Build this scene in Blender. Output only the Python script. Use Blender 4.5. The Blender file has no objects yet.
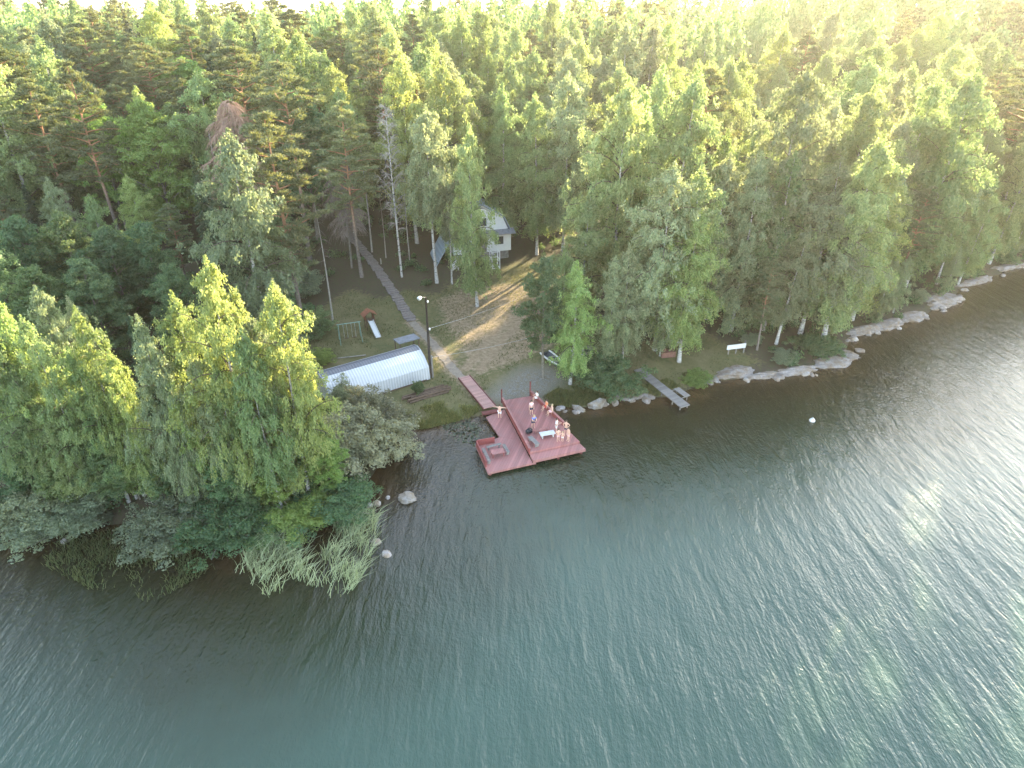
import bpy, math, random
import numpy as np
from mathutils import Vector, Matrix

random.seed(7)
rng = np.random.default_rng(7)
SC = bpy.context.scene
COL = SC.collection
R = math.radians

# ------------------------------------------------------------------ camera numbers
PITCH, HCAM, FPX = R(30.4), 38.0, 640.0
SUN_AZ, SUN_EL = R(34.0), R(14.0)          # azimuth clockwise from +Y (the way the camera looks)
cp, sp = math.cos(PITCH), math.sin(PITCH)


def ray(x, y):
    u = (x - 512) / FPX
    v = (384 - y) / FPX
    return np.array([u, cp + v * sp, -sp + v * cp])


# ------------------------------------------------------------------ shoreline and terrain
def flat(x, y, z=0.0):
    d = ray(x, y)
    t = (z - HCAM) / d[2]
    return (d[0] * t, d[1] * t)


SHORE_PX = [(-420, 620), (-200, 560), (-60, 535), (0, 522), (60, 528), (120, 522), (160, 522), (205, 532), (250, 545),
            (305, 530), (345, 508), (366, 490), (376, 468), (384, 448), (396, 432), (425, 428), (455, 421), (480, 414),
            (500, 408), (540, 404), (575, 408), (598, 405), (620, 398), (640, 398), (668, 396), (690, 390), (704, 380),
            (735, 379), (762, 376), (800, 373), (832, 366), (848, 358), (846, 350), (850, 337), (880, 331), (920, 318),
            (950, 302), (958, 288), (990, 278), (1024, 262), (1100, 236), (1250, 205), (1500, 172)]
SHORE = [flat(*q) for q in SHORE_PX] + [(620, 420), (1900, 900), (1900, 2300), (-1900, 2300), (-1900, 20), (-120, 36)]
SH = np.array(SHORE)


def sdist(X, Y):
    """signed distance to the shoreline, positive on land"""
    X = np.asarray(X, float)
    Y = np.asarray(Y, float)
    d2 = np.full(X.shape, 1e12)
    ins = np.zeros(X.shape, bool)
    n = len(SH)
    for i in range(n):
        ax, ay = SH[i]
        bx, by = SH[(i + 1) % n]
        ex, ey = bx - ax, by - ay
        L = ex * ex + ey * ey + 1e-12
        t = np.clip(((X - ax) * ex + (Y - ay) * ey) / L, 0, 1)
        d2 = np.minimum(d2, (X - ax - t * ex) ** 2 + (Y - ay - t * ey) ** 2)
        c = ((ay > Y) != (by > Y)) & (X < (bx - ax) * (Y - ay) / (by - ay + 1e-12) + ax)
        ins ^= c
    d = np.sqrt(d2)
    return np.where(ins, d, -d)


def wob(X, Y, s):
    return (np.sin(X * s + 1.3 * np.sin(Y * s * .73 + 1)) + np.sin(Y * s * 1.21 + 1.7 * np.sin(X * s * .61 + 2.2)) +
            .5 * np.sin((X + Y) * s * 1.9 + .4)) / 2.5


def terr(X, Y):
    X = np.asarray(X, float)
    Y = np.asarray(Y, float)
    sd = sdist(X, Y) + wob(X, Y, 1.1) * .35
    p = np.maximum(sd, 0)
    land = .45 * (1 - np.exp(-p / 1.1)) + .05 * np.maximum(p - 3, 0) + .052 * np.maximum(p - 45, 0) * (1 - .62 * np.exp(-((X / np.maximum(Y, 30) - .235) / .06) ** 2))
    land = np.where(land > 11.5, 11.5 + (land - 11.5) * .06, land)
    land = land + wob(X, Y, .09) * .35 * np.clip(p / 15, 0, 1) + wob(X, Y, .55) * .07 * np.clip(p / 4, 0, 1)
    hill = 22 * np.exp(-(((X - 260) / 150) ** 2 + ((Y - 300) / 130) ** 2))
    land = land + hill * np.clip(p / 60, 0, 1)
    wet = np.maximum(sd, -40) * .22
    return np.where(sd > 0, land, np.maximum(wet, -4.5))


TS = np.concatenate([np.linspace(25, 220, 1600), np.linspace(220.5, 900, 1400)])


def at(x, y, off=0.0):
    """point of the ground (raised by off) seen at a place of the photograph"""
    d = ray(x, y)
    P = d[None, :] * TS[:, None]
    h = HCAM + P[:, 2] - (np.maximum(terr(P[:, 0], P[:, 1]), 0) + off)
    k = int(np.argmax(h < 0))
    if k == 0:
        k = len(TS) - 1
    t0, t1, a, b = TS[k - 1], TS[k], h[k - 1], h[k]
    t = t0 + (t1 - t0) * a / (a - b + 1e-9)
    X, Y = d[0] * t, d[1] * t
    return Vector((X, Y, max(float(terr(X, Y)), 0)))


def gz(x, y):
    return float(terr(np.array([x]), np.array([y]))[0])


def pix(X, Y, Z):
    dz = Z - HCAM
    zc = Y * cp - dz * sp
    yc = Y * sp + dz * cp
    return 512 + FPX * X / zc, 384 - FPX * yc / zc


# ------------------------------------------------------------------ materials
def newmat(name):
    m = bpy.data.materials.new(name)
    m.use_nodes = True
    nt = m.node_tree
    nt.nodes.clear()
    return m, nt


def N(nt, typ, **kw):
    n = nt.nodes.new(typ)
    for k, v in kw.items():
        if k.startswith('i_'):
            n.inputs[k[2:].replace('_', ' ')].default_value = v
        else:
            setattr(n, k, v)
    return n


def rgb(c):
    return (c[0], c[1], c[2], 1.0)


def ramp(nt, fac, stops):
    r = nt.nodes.new('ShaderNodeValToRGB')
    e = r.color_ramp.elements
    while len(e) < len(stops):
        e.new(.5)
    for k, (p, c) in enumerate(stops):
        e[k].position = p
        e[k].color = rgb(c) if not isinstance(c, (int, float)) else (c, c, c, 1)
    nt.links.new(fac, r.inputs[0])
    return r.outputs[0]


def mixc(nt, fac, a, b, typ='MIX'):
    m = nt.nodes.new('ShaderNodeMix')
    m.data_type = 'RGBA'
    m.blend_type = typ
    for s, val in ((0, fac), (6, a), (7, b)):
        if hasattr(val, 'links'):
            nt.links.new(val, m.inputs[s])
        elif s == 0:
            m.inputs[0].default_value = val
        else:
            m.inputs[s].default_value = rgb(val)
    return m.outputs[2]


def noise(nt, scale, detail=3, rough=.55, vec=None, dist=0):
    n = nt.nodes.new('ShaderNodeTexNoise')
    n.inputs['Scale'].default_value = scale
    n.inputs['Detail'].default_value = detail
    n.inputs['Roughness'].default_value = rough
    n.inputs['Distortion'].default_value = dist
    if vec is not None:
        nt.links.new(vec, n.inputs['Vector'])
    return n.outputs['Fac']


def objco(nt):
    return nt.nodes.new('ShaderNodeTexCoord').outputs['Object']


def geopos(nt):
    return nt.nodes.new('ShaderNodeNewGeometry').outputs['Position']


def out(nt, sh):
    o = nt.nodes.new('ShaderNodeOutputMaterial')
    nt.links.new(sh, o.inputs['Surface'])


def bsdf(nt, col, rough=.7, metal=0.0, bump=None, bstr=.3, bdist=.05, spec=.5):
    b = nt.nodes.new('ShaderNodeBsdfPrincipled')
    if hasattr(col, 'links'):
        nt.links.new(col, b.inputs['Base Color'])
    else:
        b.inputs['Base Color'].default_value = rgb(col)
    b.inputs['Roughness'].default_value = rough
    b.inputs['Metallic'].default_value = metal
    b.inputs['Specular IOR Level'].default_value = spec
    if bump is not None:
        bp = nt.nodes.new('ShaderNodeBump')
        bp.inputs['Strength'].default_value = bstr
        bp.inputs['Distance'].default_value = bdist
        nt.links.new(bump, bp.inputs['Height'])
        nt.links.new(bp.outputs[0], b.inputs['Normal'])
    return b.outputs[0]


def simple(name, col, rough=.7, metal=0.0, var=.25, scale=3.0, spec=.4):
    m, nt = newmat(name)
    c = objco(nt)
    f = noise(nt, scale, 4, .6, c)
    d = tuple(x * (1 - var) for x in col)
    e = tuple(min(1, x * (1 + var)) for x in col)
    cc = ramp(nt, f, [(.3, d), (.7, e)])
    out(nt, bsdf(nt, cc, rough, metal, f, .25, .02, spec))
    return m


def leaf_mat(name, c1, c2, tr, gloss=.015, tmix=.48):
    """leaves: colour varies from leaf to leaf and from tree to tree; light passes through them"""
    m, nt = newmat(name)
    g = nt.nodes.new('ShaderNodeNewGeometry')
    oi = nt.nodes.new('ShaderNodeObjectInfo')
    col = mixc(nt, g.outputs['Random Per Island'], c1, c2)
    hs = nt.nodes.new('ShaderNodeHueSaturation')
    nt.links.new(col, hs.inputs['Color'])
    mr = N(nt, 'ShaderNodeMapRange')
    mr.inputs['To Min'].default_value = .475
    mr.inputs['To Max'].default_value = .515
    nt.links.new(oi.outputs['Random'], mr.inputs['Value'])
    nt.links.new(mr.outputs[0], hs.inputs['Hue'])
    mv = N(nt, 'ShaderNodeMapRange')
    mv.inputs['To Min'].default_value = 1.25
    mv.inputs['To Max'].default_value = .75
    ml = N(nt, 'ShaderNodeMath', operation='FRACT')
    mm = N(nt, 'ShaderNodeMath', operation='MULTIPLY')
    mm.inputs[1].default_value = 7.13
    nt.links.new(oi.outputs['Random'], mm.inputs[0])
    nt.links.new(mm.outputs[0], ml.inputs[0])
    nt.links.new(ml.outputs[0], mv.inputs['Value'])
    nt.links.new(mv.outputs[0], hs.inputs['Value'])
    df = N(nt, 'ShaderNodeBsdfDiffuse')
    nt.links.new(hs.outputs[0], df.inputs['Color'])
    tl = N(nt, 'ShaderNodeBsdfTranslucent')
    tc = mixc(nt, 1.0, hs.outputs[0], tr, 'MULTIPLY')
    nt.links.new(tc, tl.inputs['Color'])
    mx = N(nt, 'ShaderNodeMixShader')
    mx.inputs[0].default_value = tmix
    nt.links.new(df.outputs[0], mx.inputs[1])
    nt.links.new(tl.outputs[0], mx.inputs[2])
    gl = N(nt, 'ShaderNodeBsdfGlossy')
    gl.inputs['Roughness'].default_value = .45
    gl.inputs['Color'].default_value = (.9, .95, 1, 1)
    m2 = N(nt, 'ShaderNodeMixShader')
    m2.inputs[0].default_value = gloss
    nt.links.new(mx.outputs[0], m2.inputs[1])
    nt.links.new(gl.outputs[0], m2.inputs[2])
    out(nt, m2.outputs[0])
    return m


YEL = (2.15, 1.9, 1.35)
M = {}
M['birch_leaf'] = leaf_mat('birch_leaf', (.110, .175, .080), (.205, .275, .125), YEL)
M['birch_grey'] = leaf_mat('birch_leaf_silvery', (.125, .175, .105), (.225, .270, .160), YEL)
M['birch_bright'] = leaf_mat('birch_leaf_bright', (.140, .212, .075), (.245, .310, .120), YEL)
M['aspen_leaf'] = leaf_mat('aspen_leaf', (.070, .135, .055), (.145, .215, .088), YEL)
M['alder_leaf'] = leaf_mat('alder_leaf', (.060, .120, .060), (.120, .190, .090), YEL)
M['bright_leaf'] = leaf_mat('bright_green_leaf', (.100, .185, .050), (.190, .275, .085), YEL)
M['willow_leaf'] = leaf_mat('willow_leaf', (0.105, 0.147, 0.098), (0.210, 0.252, 0.168), YEL)
M['pale_leaf'] = leaf_mat('pale_willow_leaf', (.150, .165, .110), (.240, .250, .180), YEL)
M['pine_leaf'] = leaf_mat('pine_needles', (.078, .112, .066), (.155, .185, .105), (1.9, 1.6, .6), .02, .32)
M['spruce_leaf'] = leaf_mat('spruce_needles', (0.031, 0.063, 0.034), (0.070, 0.112, 0.059), (1.9, 1.6, .6), .02, .3)
M['dead_twig'] = simple('dead_twigs', (.20, .165, .145), .9, 0, .3, 2)
M['dead_brown'] = simple('dead_brown_twigs', (.30, .20, .15), .9, 0, .3, 2)
M['grass'] = leaf_mat('grass_blades', (.060, .085, .025), (.130, .130, .050), YEL, .03, .35)
M['shore_grass'] = leaf_mat('shore_grass', (.085, .110, .035), (.220, .215, .085), YEL, .03, .35)
M['reed'] = leaf_mat('reed_blades', (.24, .29, .16), (.40, .44, .28), (1.3, 1.2, .8), .04, .3)
M['sedge'] = leaf_mat('sedge_blades', (.075, .110, .045), (.150, .165, .080), (1.3, 1.2, .7), .03, .3)


def bark_birch():
    m, nt = newmat('birch_bark')
    c = objco(nt)
    mp = N(nt, 'ShaderNodeMapping')
    mp.inputs['Scale'].default_value = (2, 2, 7)
    nt.links.new(c, mp.inputs[0])
    f = noise(nt, 1.5, 4, .6, mp.outputs[0])
    cc = ramp(nt, f, [(.36, (.05, .045, .04)), (.44, (.36, .345, .32)), (.8, (.54, .525, .495))])
    out(nt, bsdf(nt, cc, .75))
    return m


def bark_pine():
    m, nt = newmat('pine_bark')
    c = objco(nt)
    sx = N(nt, 'ShaderNodeSeparateXYZ')
    nt.links.new(c, sx.inputs[0])
    f = noise(nt, 5, 4, .6, c)
    mr = N(nt, 'ShaderNodeMapRange')
    mr.inputs['From Min'].default_value = 4
    mr.inputs['From Max'].default_value = 9
    nt.links.new(sx.outputs[2], mr.inputs[0])
    a = ramp(nt, f, [(.3, (.09, .075, .065)), (.7, (.21, .18, .155))])
    b = ramp(nt, f, [(.3, (.20, .10, .055)), (.7, (.40, .21, .12))])
    out(nt, bsdf(nt, mixc(nt, mr.outputs[0], a, b), .9, 0, f, .5, .05))
    return m


M['birch_bark'] = bark_birch()
M['twig'] = simple('birch_twigs', (.11, .085, .065), .9, 0, .3, 4)
M['pine_bark'] = bark_pine()
M['grey_bark'] = simple('grey_bark', (.16, .145, .12), .9, 0, .4, 5)
M['pale_bark'] = simple('pale_bark', (.30, .28, .25), .85, 0, .3, 4)


def mat_ground():
    m, nt = newmat('ground')
    P = geopos(nt)
    at_ = N(nt, 'ShaderNodeAttribute', attribute_name='zone')
    sc = N(nt, 'ShaderNodeSeparateColor')
    nt.links.new(at_.outputs['Color'], sc.inputs[0])
    n1 = noise(nt, .35, 5, .65, P)
    n2 = noise(nt, 2.2, 5, .65, P)
    n3 = noise(nt, 9, 3, .6, P)
    floor_ = ramp(nt, n2, [(.25, (0.040, 0.036, 0.023)), (.45, (0.076, 0.061, 0.042)), (.62, (0.061, 0.068, 0.032)), (.8, (0.115, 0.094, 0.065))])
    lawn = ramp(nt, n1, [(.3, (.085, .105, .040)), (.5, (.150, .140, .062)), (.7, (.225, .185, .100))])
    lawn2 = ramp(nt, n2, [(.3, (0.058, 0.072, 0.026)), (.55, (0.122, 0.112, 0.054)), (.75, (0.187, 0.158, 0.094))])
    lawn = mixc(nt, .5, lawn, lawn2)
    dirt = ramp(nt, n2, [(.25, (.175, .128, .080)), (.5, (.255, .192, .122)), (.75, (.34, .265, .18))])
    gravel = mixc(nt, ramp(nt, n2, [(.4, 0.0), (.65, 1.0)]), ramp(nt, n3, [(.3, (.10, .098, .092)), (.5, (.19, .185, .172)), (.7, (.31, .30, .275))]), ramp(nt, n3, [(.3, (.13, .115, .09)), (.7, (.22, .19, .14))]))

    def soft(s, w=.5, ex=0.0, top=1.0):
        a = N(nt, 'ShaderNodeMath', operation='ADD')
        nt.links.new(s, a.inputs[0])
        b = N(nt, 'ShaderNodeMath', operation='MULTIPLY_ADD')
        nt.links.new(n2, b.inputs[0])
        b.inputs[1].default_value = w
        b.inputs[2].default_value = -w * .5
        nt.links.new(b.outputs[0], a.inputs[1])
        return ramp(nt, a.outputs[0], [(.38 - ex, 0.0), (.62 + ex, top)])
    c = mixc(nt, soft(sc.outputs[0], .9), floor_, lawn)
    c = mixc(nt, soft(sc.outputs[1], .7), c, dirt)
    c = mixc(nt, soft(sc.outputs[2], 1.0, .22, .85), c, gravel)
    out(nt, bsdf(nt, c, .95, 0, n3, .6, .08, .2))
    return m


def mat_rock(name='granite', col=(0.330, 0.310, 0.300), moss=.0):
    m, nt = newmat(name)
    c = geopos(nt)
    n1 = noise(nt, 1.2, 6, .65, c)
    n2 = noise(nt, 7, 5, .7, c)
    a = ramp(nt, n2, [(.25, tuple(x * .55 for x in col)), (.5, col), (.75, tuple(min(1, x * 1.35) for x in col))])
    b = ramp(nt, n1, [(.42, 0.0), (.62, 1.0)])
    cc = mixc(nt, b, a, tuple(x * q for x, q in zip(col, (0.750, 0.620, 0.450))))
    out(nt, bsdf(nt, cc, .85, 0, n2, .7, .08))
    return m


def mat_water():
    m, nt = newmat('lake_water')
    P = geopos(nt)
    dp = N(nt, 'ShaderNodeAttribute', attribute_name='depth_shade')
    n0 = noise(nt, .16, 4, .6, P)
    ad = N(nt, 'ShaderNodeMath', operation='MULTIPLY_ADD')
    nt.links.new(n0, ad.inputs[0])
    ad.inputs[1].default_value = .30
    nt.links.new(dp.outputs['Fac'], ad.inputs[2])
    body = ramp(nt, ad.outputs[0], [(.17, (.050, .031, .015)), (.27, (.022, .018, .009)), (.62, (.019, .030, .015)), (1.0, (.034, .068, .048))])  # brown shallows, plus bankside tree shade and reflection painted into the colour

    def stretched(ang, sx, sy, scale, det, dist=0.0):
        mp = N(nt, 'ShaderNodeMapping')
        mp.inputs['Rotation'].default_value = (0, 0, R(ang))
        mp.inputs['Scale'].default_value = (sx, sy, 1)
        nt.links.new(P, mp.inputs[0])
        return noise(nt, scale, det, .55, mp.outputs[0], dist)
    w1 = stretched(-9, 1, .22, .62, 2, .5)
    w2 = stretched(-14, 1, .24, 1.8, 4, .35)
    w3 = stretched(14, 1, .55, 5.5, 3)

    def mul(a, k, b=None):
        q = N(nt, 'ShaderNodeMath', operation='MULTIPLY_ADD')
        nt.links.new(a, q.inputs[0])
        q.inputs[1].default_value = k
        if b is None:
            q.inputs[2].default_value = 0
        else:
            nt.links.new(b, q.inputs[2])
        return q.outputs[0]
    h0 = mul(w3, .20, mul(w2, .46, mul(w1, .72)))
    gu = noise(nt, .035, 3, .5, P, .6)
    gm = N(nt, 'ShaderNodeMapRange')
    gm.inputs['From Min'].default_value = .35
    gm.inputs['From Max'].default_value = .65
    gm.inputs['To Min'].default_value = .75
    gm.inputs['To Max'].default_value = 1.15
    nt.links.new(gu, gm.inputs[0])
    hm2 = N(nt, 'ShaderNodeMath', operation='MULTIPLY')
    nt.links.new(h0, hm2.inputs[0])
    nt.links.new(gm.outputs[0], hm2.inputs[1])
    h = hm2.outputs[0]
    bp = N(nt, 'ShaderNodeBump')
    bp.inputs['Strength'].default_value = 1.0
    bp.inputs['Distance'].default_value = .30
    nt.links.new(h, bp.inputs['Height'])
    b = N(nt, 'ShaderNodeBsdfPrincipled')
    nt.links.new(body, b.inputs['Base Color'])
    b.inputs['Roughness'].default_value = .16
    b.inputs['IOR'].default_value = 1.44
    nt.links.new(bp.outputs[0], b.inputs['Normal'])
    out(nt, b.outputs[0])
    return m


def mat_planks(name, col, rot, width, var=.22, gap=.07, rough=.65):
    """painted boards: long narrow bands with dark gaps, each with its own tone"""
    m, nt = newmat(name)
    P = geopos(nt)
    mp = N(nt, 'ShaderNodeMapping')
    mp.inputs['Rotation'].default_value = (0, 0, rot)
    nt.links.new(P, mp.inputs[0])
    sx = N(nt, 'ShaderNodeSeparateXYZ')
    nt.links.new(mp.outputs[0], sx.inputs[0])
    dv = N(nt, 'ShaderNodeMath', operation='DIVIDE')
    dv.inputs[1].default_value = width
    nt.links.new(sx.outputs[0], dv.inputs[0])
    fl = N(nt, 'ShaderNodeMath', operation='FLOOR')
    nt.links.new(dv.outputs[0], fl.inputs[0])
    fr = N(nt, 'ShaderNodeMath', operation='FRACT')
    nt.links.new(dv.outputs[0], fr.inputs[0])
    wn = N(nt, 'ShaderNodeTexWhiteNoise', noise_dimensions='1D')
    nt.links.new(fl.outputs[0], wn.inputs['W'])
    tone = ramp(nt, wn.outputs['Value'], [(0, tuple(x * (1 - var) for x in col)), (1, tuple(min(1, x * (1 + var)) for x in col))])
    dirt = noise(nt, .9, 5, .65, P)
    tone = mixc(nt, ramp(nt, dirt, [(.42, 0.0), (.72, .6)]), tone, tuple(x * .55 + .07 for x in col))
    g = ramp(nt, fr.outputs[0], [(0, 1.0), (gap, 0.0)])
    c = mixc(nt, g, tone, tuple(x * .3 for x in col))
    out(nt, bsdf(nt, c, rough))
    return m


def mat_corrugated(name, col, vary=.08):
    m, nt = newmat(name)
    c = objco(nt)
    sx = N(nt, 'ShaderNodeSeparateXYZ')
    nt.links.new(c, sx.inputs[0])
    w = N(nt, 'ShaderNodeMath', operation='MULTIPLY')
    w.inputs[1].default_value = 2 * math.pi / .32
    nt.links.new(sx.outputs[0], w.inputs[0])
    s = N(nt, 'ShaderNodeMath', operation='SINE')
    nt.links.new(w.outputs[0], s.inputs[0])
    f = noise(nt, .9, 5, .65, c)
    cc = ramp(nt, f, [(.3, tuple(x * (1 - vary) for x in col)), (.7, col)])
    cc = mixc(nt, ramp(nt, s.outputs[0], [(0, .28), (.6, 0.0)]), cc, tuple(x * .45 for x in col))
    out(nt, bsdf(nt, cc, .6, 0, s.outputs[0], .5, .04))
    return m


M['ground'] = mat_ground()
M['granite'] = mat_rock()
M['shore_rock'] = mat_rock('shore_rock', (.23, .21, .20))
M['boulder'] = mat_rock('pale_boulder', (.25, .235, .215))
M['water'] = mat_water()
M['red'] = simple('red_paint', (.25, .065, .06), .6, 0, .15, 2)
M['red_plank'] = mat_planks('red_deck_boards', (.325, .135, .122), R(17), .26)
M['red_plank_low'] = mat_planks('red_lower_boards', (.335, .145, .132), R(17), .26)
M['red_dark'] = simple('dark_red_timber', (0.144, 0.043, 0.040), .75, 0, .25, 2)
M['old_wood'] = simple('grey_wood', (0.216, 0.198, 0.184), .85, 0, .25, 4)
M['brown_wood'] = simple('brown_wood', (0.122, 0.083, 0.058), .85, 0, .3, 4)
M['dark_wood'] = simple('tarred_pole', (0.036, 0.029, 0.025), .8, 0, .3, 4)
M['purple_board'] = simple('weathered_tread', (.19, .165, .15), .85, 0, .25, 4)
M['path'] = simple('worn_path', (.25, .21, .165), .95, 0, .22, 2.5)
M['white'] = simple('white_paint', (0.576, 0.576, 0.562), .5, 0, .05, 2)
M['house_white'] = simple('house_white_paint', (.78, .78, .76), .5, 0, .05, 2)
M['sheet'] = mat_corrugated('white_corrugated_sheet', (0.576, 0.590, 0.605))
M['ridge'] = mat_corrugated('grey_ridge_sheet', (.15, .16, .185))
M['blue_sheet'] = mat_corrugated('pale_blue_roof_sheet', (0.324, 0.403, 0.461))
M['dark_roof'] = simple('grey_roof', (.20, .21, .23), .7)
M['stone'] = simple('foundation_stone', (.24, .23, .22), .9, 0, .35, 3)
M['glass'] = simple('window_glass', (.03, .04, .05), .7, 0, .1, 1)
M['orange'] = simple('orange_board', (.26, .10, .055), .7)
M['green_metal'] = simple('green_painted_metal', (.22, .33, .28), .5, .2)
M['galv'] = simple('galvanised_metal', (.50, .51, .52), .45, .7, .1)
M['black'] = simple('black_plastic', (.025, .025, .03), .6)
M['lamp'] = simple('pale_lamp_housing', (.75, .75, .72), .4)
M['blue_boat'] = simple('dark_boat_hull', (.055, .07, .085), .5)
M['skin'] = simple('skin', (.62, .38, .28), .6, 0, .08)
M['hair'] = simple('hair', (.09, .06, .04), .8)
M['hair_fair'] = simple('fair_hair', (.45, .34, .19), .8)
M['white_cloth'] = simple('white_cloth', (.82, .80, .78), .8, 0, .06)
M['pink_cloth'] = simple('pink_cloth', (.78, .52, .52), .8, 0, .06)
M['blue_cloth'] = simple('blue_cloth', (.16, .22, .50), .8, 0, .1)
M['navy_cloth'] = simple('navy_cloth', (.03, .04, .08), .8, 0, .1)
M['orange_cloth'] = simple('orange_cloth', (.75, .27, .12), .8, 0, .1)
M['red_cloth'] = simple('red_cloth', (.50, .07, .06), .8, 0, .1)
M['brick'] = simple('red_brick_block', (.19, .095, .075), .9, 0, .25)


# ------------------------------------------------------------------ mesh helpers
class MB:
    """collects boxes, tubes, prisms and loose quads; build() links them as ONE mesh object"""

    def __init__(self):
        self.v, self.f, self.cut = [], [], None

    def quad(self, *p):
        n = len(self.v)
        self.v += [tuple(q) for q in p]
        self.f.append(tuple(range(n, n + len(p))))

    def box(self, c, s, rz=0.0, rx=0.0, bev=0.0):
        mt = Matrix.Translation(Vector(c)) @ Matrix.Rotation(rz, 4, 'Z') @ Matrix.Rotation(rx, 4, 'X')
        n = len(self.v)
        for z in (-.5, .5):
            for x, y in ((-.5, -.5), (.5, -.5), (.5, .5), (-.5, .5)):
                self.v.append(tuple(mt @ Vector((x * s[0], y * s[1], z * s[2]))))
        self.f += [(n + 3, n + 2, n + 1, n), (n + 4, n + 5, n + 6, n + 7)]
        for k in range(4):
            j = (k + 1) % 4
            self.f.append((n + k, n + j, n + 4 + j, n + 4 + k))

    def bar(self, a, b, w, h=None):
        """square bar from a to b"""
        a, b = Vector(a), Vector(b)
        d = b - a
        h = h or w
        up = Vector((0, 0, 1)) if abs(d.normalized().z) < .95 else Vector((0, 1, 0))
        s = d.cross(up).normalized()
        u = s.cross(d).normalized()
        n = len(self.v)
        for p in (a, b):
            for i, j in ((-1, -1), (1, -1), (1, 1), (-1, 1)):
                self.v.append(tuple(p + s * i * w / 2 + u * j * h / 2))
        self.f += [(n, n + 1, n + 2, n + 3), (n + 7, n + 6, n + 5, n + 4)]
        for k in range(4):
            j = (k + 1) % 4
            self.f.append((n + j, n + k, n + 4 + k, n + 4 + j))

    def tube(self, pts, rad, seg=6, cap=True):
        pts = [Vector(p) for p in pts]
        if not hasattr(rad, '__len__'):
            rad = [rad] * len(pts)
        n0 = len(self.v)
        ref = None
        for i, p in enumerate(pts):
            d = (pts[min(i + 1, len(pts) - 1)] - pts[max(i - 1, 0)])
            d = d.normalized() if d.length > 1e-9 else Vector((0, 0, 1))
            if ref is None:
                ref = Vector((1, 0, 0)) if abs(d.x) < .8 else Vector((0, 1, 0))
            s = d.cross(ref).normalized()
            ref = s.cross(d).normalized()
            for k in range(seg):
                a = 2 * math.pi * k / seg
                self.v.append(tuple(p + (s * math.cos(a) + ref * math.sin(a)) * rad[i]))
        for i in range(len(pts) - 1):
            for k in range(seg):
                j = (k + 1) % seg
                a = n0 + i * seg
                self.f.append((a + k, a + j, a + seg + j, a + seg + k))
        if cap:
            self.f.append(tuple(n0 + k for k in range(seg)))
            e = n0 + (len(pts) - 1) * seg
            self.f.append(tuple(e + k for k in reversed(range(seg))))

    def prism(self, poly, z0, z1):
        n = len(self.v)
        k = len(poly)
        self.v += [(p[0], p[1], z0) for p in poly] + [(p[0], p[1], z1) for p in poly]
        self.f.append(tuple(n + i for i in reversed(range(k))))
        self.f.append(tuple(n + k + i for i in range(k)))
        for i in range(k):
            j = (i + 1) % k
            self.f.append((n + i, n + j, n + k + j, n + k + i))

    def build(self, name, m, parent=None, smooth=False):
        me = bpy.data.meshes.new(name)
        me.from_pydata(self.v, [], self.f)
        me.validate()
        return link(name, me, m, parent, smooth)


def link(name, me, m, parent=None, smooth=False):
    if m is not None:
        me.materials.clear()
        me.materials.append(m)
    if smooth:
        me.polygons.foreach_set('use_smooth', [True] * len(me.polygons))
    o = bpy.data.objects.new(name, me)
    COL.objects.link(o)
    if parent is not None:
        o.parent = parent
    return o


def np_mesh(name, V, F):
    """V (n,3), F (m,k) uniform polygons"""
    V = np.asarray(V, np.float32)
    F = np.asarray(F, np.int32)
    me = bpy.data.meshes.new(name)
    me.vertices.add(len(V))
    me.vertices.foreach_set('co', V.ravel())
    k = F.shape[1]
    me.loops.add(F.size)
    me.loops.foreach_set('vertex_index', F.ravel())
    me.polygons.add(len(F))
    me.polygons.foreach_set('loop_start', np.arange(0, F.size, k, dtype=np.int32))
    me.polygons.foreach_set('loop_total', np.full(len(F), k, np.int32))
    me.update()
    return me


def tag(o, label=None, cat=None, group=None, kind=None):
    if label:
        o['label'] = label
    if cat:
        o['category'] = cat
    if group:
        o['group'] = group
    if kind:
        o['kind'] = kind
    return o


def empty(name, loc, rz=0.0, label=None, cat=None, group=None):
    o = bpy.data.objects.new(name, None)
    o.empty_display_size = .3
    COL.objects.link(o)
    o.location = loc
    o.rotation_euler = (0, 0, rz)
    return tag(o, label, cat, group)


# ------------------------------------------------------------------ leaves (numpy)
def unit(a):
    return a / (np.linalg.norm(a, axis=-1, keepdims=True) + 1e-9)


def leaf_quads(C, L, W, along, nrm):
    """diamond leaves: centre C, length L along 'along', width W across"""
    a = unit(along)
    s = unit(np.cross(a, nrm))
    L = np.asarray(L)[:, None] * .5
    W = np.asarray(W)[:, None] * .5
    V = np.stack([C - a * L, C + s * W - a * L * .1, C + a * L, C - s * W - a * L * .1], 1).reshape(-1, 3)
    F = np.arange(len(V)).reshape(-1, 4)
    return V, F


def rdir(n):
    return unit(rng.normal(size=(n, 3)))


def branch_pts(base, az, L, up, droop, n=6):
    s = np.linspace(0, 1, n)[:, None]
    d = np.array([math.cos(az), math.sin(az), 0])
    return base + d * L * s + np.array([0, 0, 1.0]) * L * (up * s - droop * s ** 2)


def trunk_axis(H, lean, n=10):
    z = np.linspace(0, 1, n)
    ph = rng.uniform(0, 6.28, 2)
    x = lean * np.sin(z * 2.3 + ph[0]) * H - lean * math.sin(ph[0]) * H
    y = lean * np.sin(z * 2.0 + ph[1]) * H - lean * math.sin(ph[1]) * H
    return np.stack([x, y, z * H], 1)


def axis_at(ax, h):
    H = ax[-1, 2]
    k = np.clip(h / H, 0, 1) * (len(ax) - 1)
    i = int(min(k, len(ax) - 2))
    return ax[i] + (ax[i + 1] - ax[i]) * (k - i)


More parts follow.
